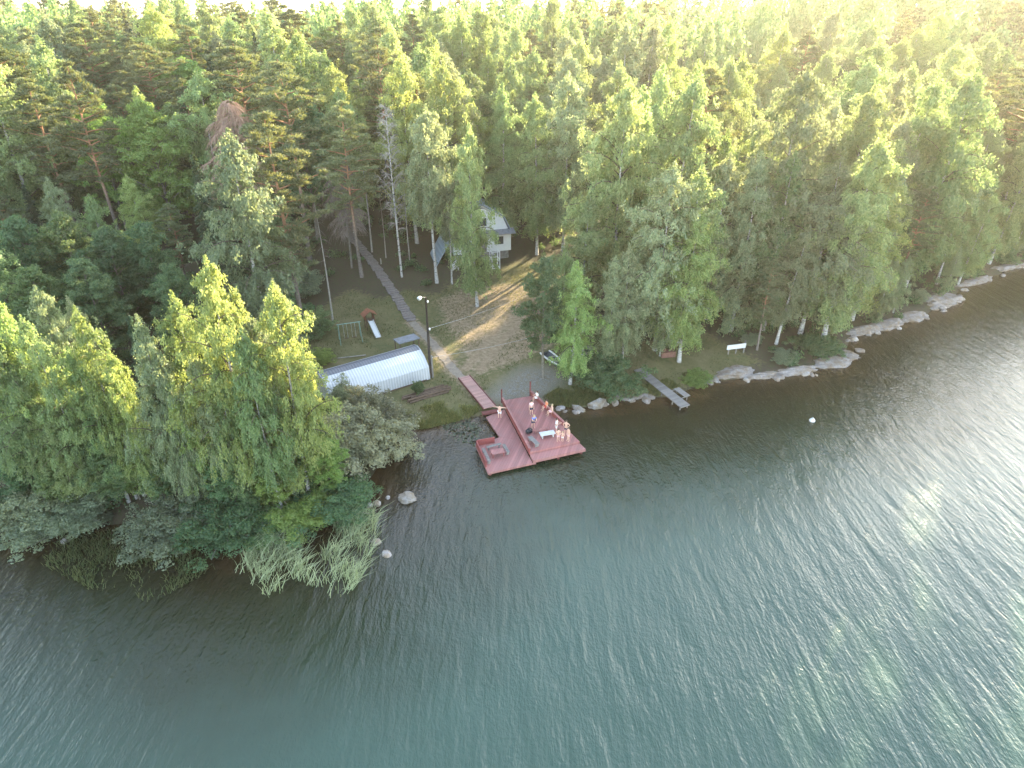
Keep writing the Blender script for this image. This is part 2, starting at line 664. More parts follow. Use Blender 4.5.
def make_birch(H=16, width=2.7, low=.2, nb=62, dens=1.75, big=.66, droopy=.9):
    ax = trunk_axis(H, .018)
    mb = MB()
    r0 = .011 * H
    mb.tube(ax, [max(.02, r0 * (1 - .93 * k / 9) * (1.25 if k == 0 else 1)) for k in range(10)], 7)
    mb.cut = len(mb.f)
    lp = rng.uniform(0, 6.28, 3)
    Cs, As, Ns, Ls, Ws = [], [], [], [], []
    for b in range(nb):
        q = (b + rng.uniform(0, 1)) / nb
        h = H * (low + (.985 - low) * q)
        prof = min(1.0, .55 + 1.6 * q) * max(0.0, 1 - q ** 2.1) ** .6 * 1.0
        az = b * 2.39996 + rng.uniform(-.5, .5)
        lump = math.sin(az * 2 + lp[0] + 7 * q) + math.sin(az * 3 + lp[1] - 11 * q) * .7 + math.sin(q * 21 + az + lp[2]) * .6
        L = max(.35, width * prof * (.86 + .22 * lump) * rng.uniform(.75, 1.15))
        up = rng.uniform(.7, 1.25)
        P = branch_pts(axis_at(ax, h), az, L, up, rng.uniform(.5, .95) * droopy)
        mb.tube(P, [.035 * L / 2 * (1 - .8 * k / 5) + .006 for k in range(6)], 3, False)
        ns = int(4 + 4.2 * L)
        for _ in range(ns):
            s = rng.uniform(.22, 1.05)
            k = min(s, 1) * 5
            i = int(min(k, 4))
            c = P[i] + (P[i + 1] - P[i]) * (k - i)
            lat = np.array([-math.sin(az), math.cos(az), 0]) * rng.normal() * .34 * L * s
            c = c + lat - np.array([0, 0, abs(rng.normal()) * .1])
            ln = rng.uniform(.45, 1.5) * (1.15 - .75 * q) * droopy
            nl = max(4, int(19 * dens * (ln + .55)))
            u = rng.uniform(0, 1, nl) ** .9
            d = unit(np.array([math.cos(az) * .30, math.sin(az) * .30, -1.0]) + rng.normal(size=3) * .14)
            sway = rng.normal(size=(nl, 3)) * (.13 * (.7 + .5 * u))[:, None]
            c2 = c + d * (u * ln)[:, None] + sway
            Cs.append(c2)
            As.append(d + rng.normal(size=(nl, 3)) * .42)
            out_ = c2 - axis_at(ax, h)
            Ns.append(unit(out_ * np.array([1, 1, .25])) * .9 + rng.normal(size=(nl, 3)) * .55 + np.array([0, 0, .35]))
            Ls.append(rng.uniform(.20, .40, nl) * big)
            Ws.append(rng.uniform(.10, .20, nl) * big)
    # leader
    nl = int(160 * dens)
    t = rng.uniform(0, 1, nl)
    c2 = ax[-1] + np.stack([rng.normal(size=nl) * .40 * (1.1 - t), rng.normal(size=nl) * .40 * (1.1 - t), -1.3 + t * 1.75], 1)
    Cs.append(c2)
    As.append(rng.normal(size=(nl, 3)) + np.array([0, 0, .6]))
    Ns.append(rdir(nl))
    Ls.append(rng.uniform(.16, .34, nl) * big)
    Ws.append(rng.uniform(.10, .18, nl) * big)
    V, F = leaf_quads(np.concatenate(Cs), np.concatenate(Ls), np.concatenate(Ws), np.concatenate(As), np.concatenate(Ns))
    return mb, V, F


def make_broad(H=16, width=3.6, low=.28, nb=46, dens=1.4, big=.8, bushy=False):
    ax = trunk_axis(H * .93, .02)
    mb = MB()
    r0 = .012 * H
    if not bushy:
        mb.tube(ax, [max(.02, r0 * (1 - .93 * k / 9) * (1.25 if k == 0 else 1)) for k in range(10)], 7)
    mb.cut = len(mb.f)
    Cs, As, Ns, Ls, Ws = [], [], [], [], []
    for b in range(nb):
        q = (b + rng.uniform(0, 1)) / nb
        az = b * 2.39996 + rng.uniform(-.5, .5)
        if bushy:
            base = np.array([math.cos(az), math.sin(az), 0]) * rng.uniform(0, .25) * width
            el = rng.uniform(.25, 1.4)
            L = rng.uniform(.65, 1.1)
            tip = base + np.array([math.cos(az) * math.cos(el) * width * L, math.sin(az) * math.cos(el) * width * L, math.sin(el) * H * L * .95])
            P = np.linspace(base, tip, 6)
            P[1:5] += np.array([0, 0, .06 * H])
            Lw = max(width, H * .5)
        else:
            h = H * (low + (.92 - low) * q)
            prof = min(1, .62 + 1.7 * q) * max(0, 1 - q ** 1.7) ** .75
            Lw = max(.5, width * prof * rng.uniform(.65, 1.15))
            P = branch_pts(axis_at(ax, h), az, Lw, rng.uniform(.45, 1.0), rng.uniform(.0, .4))
        mb.tube(P, [.03 * Lw / 2 * (1 - .8 * k / 5) + .008 for k in range(6)], 3, False)
        ncl = int(4 + 2.6 * Lw)
        for _ in range(ncl):
            s = rng.uniform(.35, 1.05)
            k = min(s, 1) * 5
            i = int(min(k, 4))
            c = P[i] + (P[i + 1] - P[i]) * (k - i) + rng.normal(size=3) * np.array([.28, .28, .2]) * (.5 + .3 * Lw)
            cr = rng.uniform(.32, .62) * (1 if H > 6 else .75)
            nl = int(46 * dens * cr / .45)
            d = rdir(nl)
            d[:, 2] = np.abs(d[:, 2]) * .9 - .15
            c2 = c + d * (cr * rng.uniform(.45, 1.08, nl))[:, None]
            Cs.append(c2)
            Ns.append(d + np.array([0, 0, .55]) + rng.normal(size=(nl, 3)) * .45)
            As.append(np.cross(d, rdir(nl)) + np.array([0, 0, -.3]))
            Ls.append(rng.uniform(.15, .30, nl) * big)
            Ws.append(rng.uniform(.12, .22, nl) * big)
    V, F = leaf_quads(np.concatenate(Cs), np.concatenate(Ls), np.concatenate(Ws), np.concatenate(As), np.concatenate(Ns))
    return mb, V, F


def make_pine(H=18, width=2.6, low=.5, nb=34, dens=1.4, big=.75, dead_low=0):
    ax = trunk_axis(H, .014)
    mb = MB()
    r0 = .0115 * H
    mb.tube(ax, [max(.03, r0 * (1 - .88 * k / 9) * (1.2 if k == 0 else 1)) for k in range(10)], 7)
    mb.cut = len(mb.f)
    for _ in range(9):       # bare dead stubs below the crown
        h = H * rng.uniform(low * .5, low)
        az = rng.uniform(0, 6.28)
        mb.tube(branch_pts(axis_at(ax, h), az, rng.uniform(.5, 1.4), .0, .2, 4), [.025, .02, .014, .006], 3, False)
    Cs, As, Ns, Ls, Ws = [], [], [], [], []
    for b in range(nb):
        q = (b + rng.uniform(0, 1)) / nb
        h = H * (low + (.99 - low) * q)
        prof = min(1, .55 + 1.5 * q) * max(0, 1 - q ** 2.1) ** .7
        L = max(.4, width * prof * rng.uniform(.6, 1.15))
        az = b * 2.39996 + rng.uniform(-.6, .6)
        P = branch_pts(axis_at(ax, h), az, L, rng.uniform(.1, .55), rng.uniform(-.1, .3))
        mb.tube(P, [.05 * L / 2 * (1 - .8 * k / 5) + .01 for k in range(6)], 3, False)
        for _ in range(int(3 + 2.3 * L)):
            s = rng.uniform(.4, 1.05)
            k = min(s, 1) * 5
            i = int(min(k, 4))
            c = P[i] + (P[i + 1] - P[i]) * (k - i) + rng.normal(size=3) * np.array([.25, .25, .14]) * (.5 + .3 * L)
            cr = rng.uniform(.32, .6)
            nl = int(62 * dens * cr / .45)
            d = rdir(nl)
            d[:, 2] = np.abs(d[:, 2]) * 1.0 - .2
            c2 = c + d * (cr * rng.uniform(.3, 1.05, nl))[:, None] * np.array([1, 1, .6])
            Cs.append(c2)
            As.append(d + np.array([0, 0, .5]) + rng.normal(size=(nl, 3)) * .3)
            Ns.append(rdir(nl) + np.array([0, 0, .5]))
            Ls.append(rng.uniform(.22, .40, nl) * big)
            Ws.append(rng.uniform(.06, .12, nl) * big)
    V, F = leaf_quads(np.concatenate(Cs), np.concatenate(Ls), np.concatenate(Ws), np.concatenate(As), np.concatenate(Ns))
    return mb, V, F


def make_spruce(H=16, width=2.3, nb=84, dens=1.0, big=1.0):
    ax = trunk_axis(H, .006)
    mb = MB()
    r0 = .011 * H
    mb.tube(ax, [max(.02, r0 * (1 - .95 * k / 9)) for k in range(10)], 6)
    mb.cut = len(mb.f)
    Cs, As, Ns, Ls, Ws = [], [], [], [], []
    for b in range(nb):
        q = (b + rng.uniform(0, 1)) / nb
        h = H * (.1 + .89 * q)
        L = max(.2, width * (1 - q) ** .85 * rng.uniform(.75, 1.15))
        az = b * 2.39996 + rng.uniform(-.5, .5)
        P = branch_pts(axis_at(ax, h), az, L, rng.uniform(-.1, .2), rng.uniform(.15, .45))
        mb.tube(P, [.03 * L / 2 * (1 - .8 * k / 5) + .006 for k in range(6)], 3, False)
        nl = int((40 + 100 * L) * dens)
        s = rng.uniform(.1, 1.05, nl)
        k = np.minimum(s, .999) * 5
        i = k.astype(int)
        c = P[i] + (P[i + 1] - P[i]) * (k - i)[:, None]
        latv = np.array([-math.sin(az), math.cos(az), 0])
        lat = rng.normal(size=nl) * .20 * (L + .4) * (1.1 - s * .6)
        c = c + latv * lat[:, None] - np.array([0, 0, 1]) * (np.abs(lat) * .35 + rng.uniform(0, .25, nl))[:, None]
        Cs.append(c)
        As.append(np.array([math.cos(az), math.sin(az), -.5]) + latv * (lat * 1.2)[:, None] + rng.normal(size=(nl, 3)) * .35)
        Ns.append(rdir(nl) * .5 + np.array([0, 0, 1]))
        Ls.append(rng.uniform(.22, .42, nl) * big)
        Ws.append(rng.uniform(.07, .14, nl) * big)
    V, F = leaf_quads(np.concatenate(Cs), np.concatenate(Ls), np.concatenate(Ws), np.concatenate(As), np.concatenate(Ns))
    return mb, V, F


def make_bare(H=16, width=1.8, low=.3, nb=46, twigs=16, droop=.3, up=.9):
    """leafless tree: trunk mesh, and a crown of fine twigs"""
    ax = trunk_axis(H, .012)
    mb = MB()
    r0 = .0095 * H
    mb.tube(ax, [max(.015, r0 * (1 - .93 * k / 9)) for k in range(10)], 7)
    mb.cut = len(mb.f)
    cr = MB()
    for b in range(nb):
        q = (b + rng.uniform(0, 1)) / nb
        h = H * (low + (.98 - low) * q)
        L = max(.3, width * min(1, .55 + 1.6 * q) * (1 - q) ** .5 * rng.uniform(.6, 1.2))
        az = b * 2.39996 + rng.uniform(-.5, .5)
        P = branch_pts(axis_at(ax, h), az, L, up * rng.uniform(.6, 1.3), droop * rng.uniform(.5, 1.3))
        cr.tube(P, [.028 * (1 - .75 * k / 5) + .007 for k in range(6)], 3, False)
        for _ in range(twigs):
            s = rng.uniform(.2, 1)
            k = s * 5
            i = int(min(k, 4))
            c = P[i] + (P[i + 1] - P[i]) * (k - i)
            a2 = az + rng.normal() * .9
            T = branch_pts(c, a2, rng.uniform(.35, 1.0), rng.uniform(-.2, .9) * (up > .5) + rng.uniform(-.5, .2) * (up <= .5), droop * 1.5, 4)
            cr.tube(T, [.012, .011, .009, .006], 3, False)
    return mb, cr


PROTO = {}


def reg(name, mb, crown, bark, leaf, H):
    """store trunk and crown meshes of a kind"""
    tm = bpy.data.meshes.new(name + '_trunk')
    tm.from_pydata(mb.v, [], mb.f)
    tm.polygons.foreach_set('use_smooth', [True] * len(tm.polygons))
    tm.materials.append(M[bark])
    if mb.cut is not None and bark == 'birch_bark':
        tm.materials.append(M['twig'])
        tm.polygons.foreach_set('material_index', [0 if k < mb.cut else 1 for k in range(len(tm.polygons))])
    if isinstance(crown, MB):
        cm = bpy.data.meshes.new(name + '_crown')
        cm.from_pydata(crown.v, [], crown.f)
        raw = None
    else:
        raw = crown
        cm = np_mesh(name + '_crown', *crown)
    cm.materials.append(M[leaf])
    PROTO.setdefault(name, []).append((tm, cm, H, raw))


for k, (w, lo, nb) in enumerate([(3.1, .16, 70), (2.7, .12, 66), (3.5, .18, 76), (3.0, .24, 64), (2.4, .14, 62), (3.2, .40, 58), (2.7, .05, 74)]):
    mb, V, F = make_birch(16, w, lo, nb)
    reg('birch', mb, (V, F), 'birch_bark', 'birch_leaf', 16)
for k, (w, lo, nb) in enumerate([(3.8, .20, 52), (4.4, .16, 60), (3.4, .24, 48)]):
    mb, V, F = make_broad(15, w, lo, nb)
    reg('aspen', mb, (V, F), 'grey_bark', 'aspen_leaf', 15)
for k, (w, lo, nb) in enumerate([(3.2, .42, 44), (3.6, .48, 42), (2.9, .34, 46)]):
    mb, V, F = make_pine(17, w, lo, nb)
    reg('pine', mb, (V, F), 'pine_bark', 'pine_leaf', 17)
for k, (w, nb) in enumerate([(2.6, 90), (3.1, 96)]):
    mb, V, F = make_spruce(15, w, nb)
    reg('spruce', mb, (V, F), 'grey_bark', 'spruce_leaf', 15)
for k, (h, w) in enumerate([(3.0, 2.2), (3.6, 1.8), (2.4, 2.4)]):
    mb, V, F = make_broad(h, w, 0, 40, 2.0, .52, bushy=True)
    reg('bush', mb, (V, F), 'grey_bark', 'willow_leaf', h)
mb, cr = make_bare(16, 1.7, .30, 50, 16, .35, 1.1)
reg('bare_birch', mb, cr, 'birch_bark', 'pale_bark', 16)
mb, cr = make_bare(15, 2.8, .36, 74, 46, .75, .35)
reg('dead', mb, cr, 'grey_bark', 'dead_brown', 15)
mb, cr = make_bare(15, .7, .45, 12, 3, .3, .3)
reg('snag', mb, cr, 'pale_bark', 'dead_twig', 15)

KINDNAME = {'birch': ('birch_tree', 'birch'), 'aspen': ('broadleaf_tree', 'tree'), 'pine': ('pine_tree', 'pine'),
            'spruce': ('spruce_tree', 'spruce'), 'bush': ('willow_bush', 'bush'), 'bare_birch': ('bare_birch', 'birch'),
            'dead': ('dead_tree', 'dead tree'), 'snag': ('leafless_tree', 'dead tree')}
TREES = []       # (x, y, radius) of everything planted


def plant(kind, loc, H, label, group=None, var=None, wide=1.0, leaf=None, lean=(0, 0), name=None, rz=None):
    nm, cat = KINDNAME[kind]
    P = PROTO[kind]
    tm, cm, h0, _ = P[(var if var is not None else random.randrange(len(P))) % len(P)]
    e = empty(name or nm, (loc[0], loc[1], loc[2] - .05), 0, label, cat, group)
    s = H / h0
    e.scale = (s * wide, s * wide, s)
    e.rotation_euler = (lean[0], lean[1], random.uniform(0, 6.28) if rz is None else rz)
    t = bpy.data.objects.new('trunk', tm)
    c = bpy.data.objects.new('crown', cm)
    for o in (t, c):
        COL.objects.link(o)
        o.parent = e
    if leaf:
        c.material_slots[0].link = 'OBJECT'
        c.material_slots[0].material = M[leaf]
    TREES.append((loc[0], loc[1]))
    return e


# ------------------------------------------------------------------ ground sheet
def axis(lo, fine0, fine1, hi, step):
    a = [fine0 + k * step for k in range(int((fine1 - fine0) / step) + 1)]
    s, x = step, fine1
    while x < hi:
        s *= 1.13
        x += s
        a.append(min(x, hi))
    s, x = step, fine0
    b = []
    while x > lo:
        s *= 1.13
        x -= s
        b.append(max(x, lo))
    return np.array(b[::-1] + a)


def grid_mesh(name, xs, ys, zf):
    X, Y = np.meshgrid(xs, ys)
    Z = zf(X, Y)
    V = np.stack([X, Y, Z], -1).reshape(-1, 3)
    ny, nx = X.shape
    i = np.arange(nx * ny).reshape(ny, nx)
    F = np.stack([i[:-1, :-1], i[:-1, 1:], i[1:, 1:], i[1:, :-1]], -1).reshape(-1, 4)
    return np_mesh(name, V, F), X, Y


def seg_d(X, Y, pts):
    d = np.full(X.shape, 1e9)
    for (ax_, ay_), (bx_, by_) in zip(pts[:-1], pts[1:]):
        ex, ey = bx_ - ax_, by_ - ay_
        t = np.clip(((X - ax_) * ex + (Y - ay_) * ey) / (ex * ex + ey * ey + 1e-9), 0, 1)
        d = np.minimum(d, np.hypot(X - ax_ - t * ex, Y - ay_ - t * ey))
    return d


def poly_d(X, Y, poly):
    """signed distance, positive inside"""
    d = seg_d(X, Y, poly + [poly[0]])
    ins = np.zeros(X.shape, bool)
    for (ax_, ay_), (bx_, by_) in zip(poly, poly[1:] + [poly[0]]):
        ins ^= ((ay_ > Y) != (by_ > Y)) & (X < (bx_ - ax_) * (Y - ay_) / (by_ - ay_ + 1e-12) + ax_)
    return np.where(ins, d, -d)


def g2(x, y):
    p = at(x, y)
    return (p.x, p.y)


CLEAR = [g2(*q) for q in [(285, 350), (315, 312), (352, 290), (380, 300), (405, 290), (440, 296), (455, 280), (520, 262), (560, 262),
                          (600, 236), (628, 202), (650, 205), (640, 235), (600, 275), (590, 320), (640, 345), (690, 325), (735, 350),
                          (760, 362), (690, 385), (640, 398), (560, 408), (500, 412), (400, 425), (300, 385)]]
NOTREE = [g2(*q) for q in [(300, 345), (330, 300), (365, 262), (352, 240), (385, 238), (400, 285), (440, 296), (440, 262), (518, 250),
                           (560, 250), (596, 236), (622, 200), (655, 200), (640, 232), (606, 275), (590, 310), (640, 335), (700, 325),
                           (750, 345), (765, 380), (640, 400), (560, 410), (500, 412), (400, 430), (310, 400)]]
TRACK = [g2(*q) for q in [(470, 372), (500, 335), (560, 288), (602, 244), (640, 203)]]
tdir = Vector((math.sin(SUN_AZ), math.cos(SUN_AZ)))
LIGHTLANE = [TRACK[0], TRACK[-1], (TRACK[-1][0] + tdir.x * 170, TRACK[-1][1] + tdir.y * 170)]
GRAVEL = [g2(*q) for q in [(482, 398), (496, 384), (520, 366), (556, 366), (566, 382), (548, 400), (520, 404), (496, 406)]]
STAIR = [g2(*q) for q in [(347, 232), (372, 262), (397, 298), (412, 322)]]
PATHW = [g2(*q) for q in [(412, 322), (434, 345), (452, 368), (470, 386), (484, 399)]]
XS = axis(-1900, -95, 125, 1900, .8)
YS = axis(-60, 20, 170, 2300, .8)
gme, GX, GY = grid_mesh('ground', XS, YS, terr)
lawn = np.clip(poly_d(GX, GY, CLEAR) / 5 + .55, 0, 1)
dirt = np.zeros_like(lawn)
for off in (-.85, .85):
    tr = [(x + off * .92, y - off * .4) for x, y in TRACK]
    dirt = np.maximum(dirt, np.clip(1.05 - seg_d(GX, GY, tr) / .75, 0, .85))
dirt = np.maximum(dirt, np.clip(.95 - seg_d(GX, GY, PATHW) / 2.2, 0, .6))
dirt = np.maximum(dirt, np.clip(poly_d(GX, GY, [g2(*q) for q in [(430, 300), (470, 285), (540, 280), (575, 300), (560, 345), (500, 372), (470, 378)]]) / 6 + .35, 0, .60))
# sandy shore strip
dirt = np.maximum(dirt, np.clip(1 - np.abs(sdist(GX, GY) - .3) / 1.3, 0, .25) * (GX > 5))
grav = np.clip(poly_d(GX, GY, GRAVEL) / 3.5 + .45, 0, 1)
ca = gme.color_attributes.new('zone', 'FLOAT_COLOR', 'POINT')
ca.data.foreach_set('color', np.stack([lawn, dirt, grav, np.ones_like(lawn)], -1).astype(np.float32).ravel())
g = link('ground', gme, M['ground'], None, True)
tag(g, kind='structure')

# ------------------------------------------------------------------ lake
wxs = axis(-1890, -95, 125, 1890, 1.0)
wys = axis(-58, 10, 150, 2290, 1.0)
wme, WX, WY = grid_mesh('lake', wxs, wys, lambda X, Y: np.zeros_like(X))
wd = np.clip(-sdist(WX, WY) / 26, 0, 1).astype(np.float32)  # distance from shore; drives the brown shallows and the painted tree shade
da = wme.attributes.new('depth_shade', 'FLOAT', 'POINT')
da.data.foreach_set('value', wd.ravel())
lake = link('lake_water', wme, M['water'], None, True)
tag(lake, kind='structure')


# ------------------------------------------------------------------ paths
def ribbon(name, pts, w, z, m, wob_=0.12, sub=14):
    P = []
    for (a, b) in zip(pts[:-1], pts[1:]):
        for k in range(sub):
            P.append((a[0] + (b[0] - a[0]) * k / sub, a[1] + (b[1] - a[1]) * k / sub))
    P.append(pts[-1])
    mb = MB()
    L, Rr = [], []
    for i, p in enumerate(P):
        a, b = Vector(P[max(i - 1, 0)]), Vector(P[min(i + 1, len(P) - 1)])
        d = (b - a).normalized()
        n = Vector((-d.y, d.x))
        wl = w / 2 + random.uniform(-1, 1) * wob_
        for lst, s in ((L, 1), (Rr, -1)):
            q = Vector(p) + n * s * wl
            lst.append((q.x, q.y, max(gz(q.x, q.y), gz(*p)) + z))
    for i in range(len(P) - 1):
        mb.quad(L[i], Rr[i], Rr[i + 1], L[i + 1])
    o = mb.build(name, m, None, True)
    tag(o, kind='structure')
    return o


ribbon('path', PATHW, 1.15, .03, M['path'])

# stairway of weathered boards up the slope
st = empty('board_stairway', (*STAIR[-1], gz(*STAIR[-1])), 0, 'stairway of weathered grey boards climbing from the yard into the forest', 'stairway')
inv = Vector(st.location)
n = 0
LT = 0
for (a, b) in zip(STAIR[:-1], STAIR[1:]):
    a, b = Vector(a), Vector(b)
    d = (b - a)
    L = d.length
    an = math.atan2(d.y, d.x)
    k = 0.0
    while k < L:
        p = a + d * (k / L)
        mb = MB()
        mb.box((p.x - inv.x, p.y - inv.y, gz(p.x, p.y) + .10 + .05 * ((n * 7) % 3) / 3 - inv.z), (.64, 1.45 + .25 * ((n * 5) % 4 - 1.5) / 2, .14), an + random.uniform(-.06, .06))
        mb.build('tread', M['purple_board'], st)
        k += .74
        n += 1

# ------------------------------------------------------------------ greenhouse-like shed
A0 = Vector((-20.9, 60.3, 0))
A1 = Vector((-11.1, 66.9, 0))
dv = (A1 - A0)
Ls = dv.length
sh = empty('barrel_shed', ((A0.x + A1.x) / 2, (A0.y + A1.y) / 2, .78), math.atan2(dv.y, dv.x),
           'long white corrugated shed with rounded sides and grey ridge by the shore', 'shed')
prof = [(-2.8, 0), (-2.66, 1.55), (-1.75, 2.48), (-.75, 2.98), (0, 3.14), (.75, 2.98), (1.75, 2.48), (2.66, 1.55), (2.8, 0)]


def loft(pr, x0, x1, thick=.05):
    mb = MB()
    n_ = 24
    for (y0, z0), (y1, z1) in zip(pr[:-1], pr[1:]):
        nx = Vector((0, -(z1 - z0), y1 - y0)).normalized() * thick
        for i in range(n_):
            a, b = x0 + (x1 - x0) * i / n_, x0 + (x1 - x0) * (i + 1) / n_
            mb.quad((a, y0, z0), (b, y0, z0), (b, y1, z1), (a, y1, z1))
        mb.quad((x0, y0, z0), (x0, y1, z1), (x0, y1 - nx.y, z1 - nx.z), (x0, y0 - nx.y, z0 - nx.z))
        mb.quad((x1, y1, z1), (x1, y0, z0), (x1, y0 - nx.y, z0 - nx.z), (x1, y1 - nx.y, z1 - nx.z))
    return mb


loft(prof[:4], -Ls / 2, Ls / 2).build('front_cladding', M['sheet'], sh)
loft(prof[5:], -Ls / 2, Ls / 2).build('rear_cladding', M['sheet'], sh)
loft([(y, z + .02) for y, z in [(-.85, 2.90), (0, 3.12), (.85, 2.90)]], -Ls / 2 - .1, Ls / 2 + .1).build('ridge_cap', M['ridge'], sh)
for s in (-1, 1):
    mb = MB()
    x = s * (Ls / 2 - .03)
    mb.quad(*[(x, y, z) for y, z in (prof if s < 0 else prof[::-1])])
    mb.build('gable', M['white'], sh)
mb = MB()
mb.box((Ls / 2 - .01, 0, 1.05), (.08, 1.1, 2.1))
mb.build('door', M['old_wood'], sh)
for s in (-1, 1):
    mb = MB()
    mb.tube([(s * (Ls / 2 + .01), y * 1.005, z * 1.005) for y, z in prof], .04, 5)
    mb.build('edge_trim', M['galv'], sh)
mb = MB()
mb.box((-.2, -2.75, .04), (Ls - .5, .14, .16))
mb.build('sill', M['brown_wood'], sh)

lt = empty('lean_to', at(408, 354), math.atan2(dv.y, dv.x), 'small flat grey roofed shelter behind the white shed', 'shelter')
mb = MB()
mb.box((0, 0, 2.1), (2.8, 1.8, .12), 0, R(-4))
mb.build('roof', M['dark_roof'], lt)
for sx_ in (-1.25, 1.25):
    for sy_ in (-.75, .75):
        mb = MB()
        mb.box((sx_, sy_, 1.0), (.1, .1, 2.1))
        mb.build('post', M['brown_wood'], lt)

# timber bank before the shed
p0, p1 = at(402, 402), at(452, 388)
tb = empty('timber_pile', ((p0.x + p1.x) / 2, (p0.y + p1.y) / 2, (p0.z + p1.z) / 2), math.atan2(p1.y - p0.y, p1.x - p0.x),
           'low pile of old brown timber lying before the white shed', 'timber pile')
LL = (p1 - p0).length
for k in range(9):
    mb = MB()
    row, lay = k % 5, k // 5
    y = (row - 2) * .34 + random.uniform(-.06, .06) + lay * .15
    x = random.uniform(-.4, .4)
    z = .10 + lay * .24 + .0
    ln = LL * random.uniform(.65, .98) / 2
    mb.tube([(x - ln, y, z + random.uniform(-.05, .05)), (x, y + random.uniform(-.08, .08), z), (x + ln, y, z + random.uniform(-.05, .05))], [.12, .14, .12], 7)
    mb.build('log', M['brown_wood'], tb, True)

# ------------------------------------------------------------------ house on stone footing
hp = at(483, 262)
hs = empty('cabin', hp, R(17), 'white wooden cabin on stone footing behind the big weeping birch', 'house')
hs.scale = (1.16, 1.16, 1.16)
W2, D2 = 4.1, 3.6
mb = MB()
mb.box((.3, D2, .6), (2 * W2 - 1.0, 2 * D2 - 1.0, 1.5))
mb.build('footing', M['stone'], hs)
mb = MB()
mb.box((0, D2, 2.75), (2 * W2, 2 * D2, 2.8))
mb.build('wall', M['house_white'], hs)
# gambrel upper storey: gable facing the lake
gp = [(-W2 + .25, 4.15), (-W2 + 1.2, 6.2), (0, 7.9), (W2 - 1.2, 6.2), (W2 - .25, 4.15)]
for y in (.12, 2 * D2 - .12):
    mb = MB()
    q = [(x, y, z) for x, z in gp]
    mb.quad(*(q if y > 1 else q[::-1]))
    mb.build('gable', M['house_white'], hs)
for sgn in (-1, 1):
    mb = MB()
    seq = [(sgn * (W2 + .05), 4.0), (sgn * (W2 - 1.13), 6.28), (0, 8.0)]
    for (x0, z0), (x1, z1) in zip(seq[:-1], seq[1:]):
        a, b = Vector((x0, 0, z0)), Vector((x1, 0, z1))
        nn = Vector((-(z1 - z0), 0, x1 - x0)).normalized() * .09
        if nn.z < 0:
            nn = -nn
        for q in ([a, b, b + nn, a + nn],):
            f = [Vector((t.x, -.35, t.z)) for t in q]
            r_ = [Vector((t.x, 2 * D2 + .35, t.z)) for t in q]
            mb.quad(*f)
            mb.quad(*r_[::-1])
            for i in range(4):
                j = (i + 1) % 4
                mb.quad(f[j], f[i], r_[i], r_[j])
    mb.build('roof', M['blue_sheet'], hs)
mb = MB()
mb.box((0, -.42, 4.22), (2 * W2 + .8, 1.35, .10), 0, R(16))
mb.build('pent_roof', M['dark_roof'], hs)
mb = MB()
mb.box((-W2 - 1.45, 2.6, 1.75), (.1, 5.2, 4.4))
for v_ in range(len(mb.v)):
    x, y, z = mb.v[v_]
    mb.v[v_] = (x + (z - 1.75) * .62, y, z)
mb.build('side_roof', M['blue_sheet'], hs)
for x, z, w, h in ((-2.6, 2.9, 1.0, 1.1), (2.4, 2.9, 1.2, 1.1), (-.0, 5.6, 1.3, 1.1)):
    mb = MB()
    for sx_ in (-1, 1):
        mb.box((x + sx_ * (w / 2 + .05), -.03 if z < 4 else .09, z), (.1, .07, h + .2))
        mb.box((x, -.03 if z < 4 else .09, z + sx_ * (h / 2 + .05)), (w, .07, .1))
    fo = mb.build('window', M['house_white'], hs)
    mb = MB()
    mb.box((x, -.01 if z < 4 else .11, z), (w, .03, h))
    mb.build('pane', M['glass'], fo)
mb = MB()
mb.box((.1, -.02, 2.5), (.95, .08, 2.1))
mb.build('door', M['old_wood'], hs)
mb = MB()
mb.box((-.4, -.95, 1.35), (4.2, 1.8, .1))
for x in (-2.3, 1.5):
    mb.box((x, -1.7, .6), (.12, .12, 1.5))
mb.build('landing', M['old_wood'], hs)
stc = MB()
for k in range(7):
    stc.box((-2.7 - k * .28, -1.3, 1.20 - k * .19), (.30, 1.1, .06))
stc.build('steps', M['old_wood'], hs)
for y in (-1.9, -.7):
    mb = MB()
    for dz in (0.12, .45, .8):
        mb.bar((-2.5, y, 1.35 + dz), (-4.75, y, -.10 + dz), .07, .09)
    for k in range(4):
        x = -2.5 - k * .74
        z = 1.35 - k * .475
        mb.bar((x, y, z - .5 if z > .4 else z - .1), (x, y, z + .95), .08)
    mb.build('stair_rail', M['house_white'], hs)
mb = MB()
for x in (.5, 1.6):
    for y in (-1.95, -3.0):
        mb.bar((x, y, -.3), (x, y, 2.35), .10)
for z in (.0, 1.25, 2.3):
    for y in (-1.95, -3.0):
        mb.bar((.5, y, z), (1.6, y, z), .09)
    for x in (.5, 1.6):
        mb.bar((x, -1.95, z), (x, -3.0, z), .09)
mb.bar((.5, -3.0, 0), (1.6, -3.0, 1.25), .06)
mb.bar((1.6, -3.0, 1.25), (.5, -3.0, 2.3), .06)
mb.build('white_frame', M['house_white'], hs)

# ------------------------------------------------------------------ floating dock
A, B, C_, D = [Vector((*flat(x, y, .9), .9)) for x, y in ((502.2, 400.5), (532, 395.8), (585.8, 447.3), (533.4, 459))]


def bil(s, t, z=.9):
    p = (A * (1 - s) + B * s) * (1 - t) + (D * (1 - s) + C_ * s) * t
    return Vector((p.x, p.y, z))


ctr = bil(.3, .6, 0)
dk = empty('swimming_dock', ctr, 0, 'red painted two level wooden swimming dock standing in the lake', 'dock')
INV = Matrix.Translation(-ctr)


def dloc(p):
    return tuple(Vector(p) - ctr)


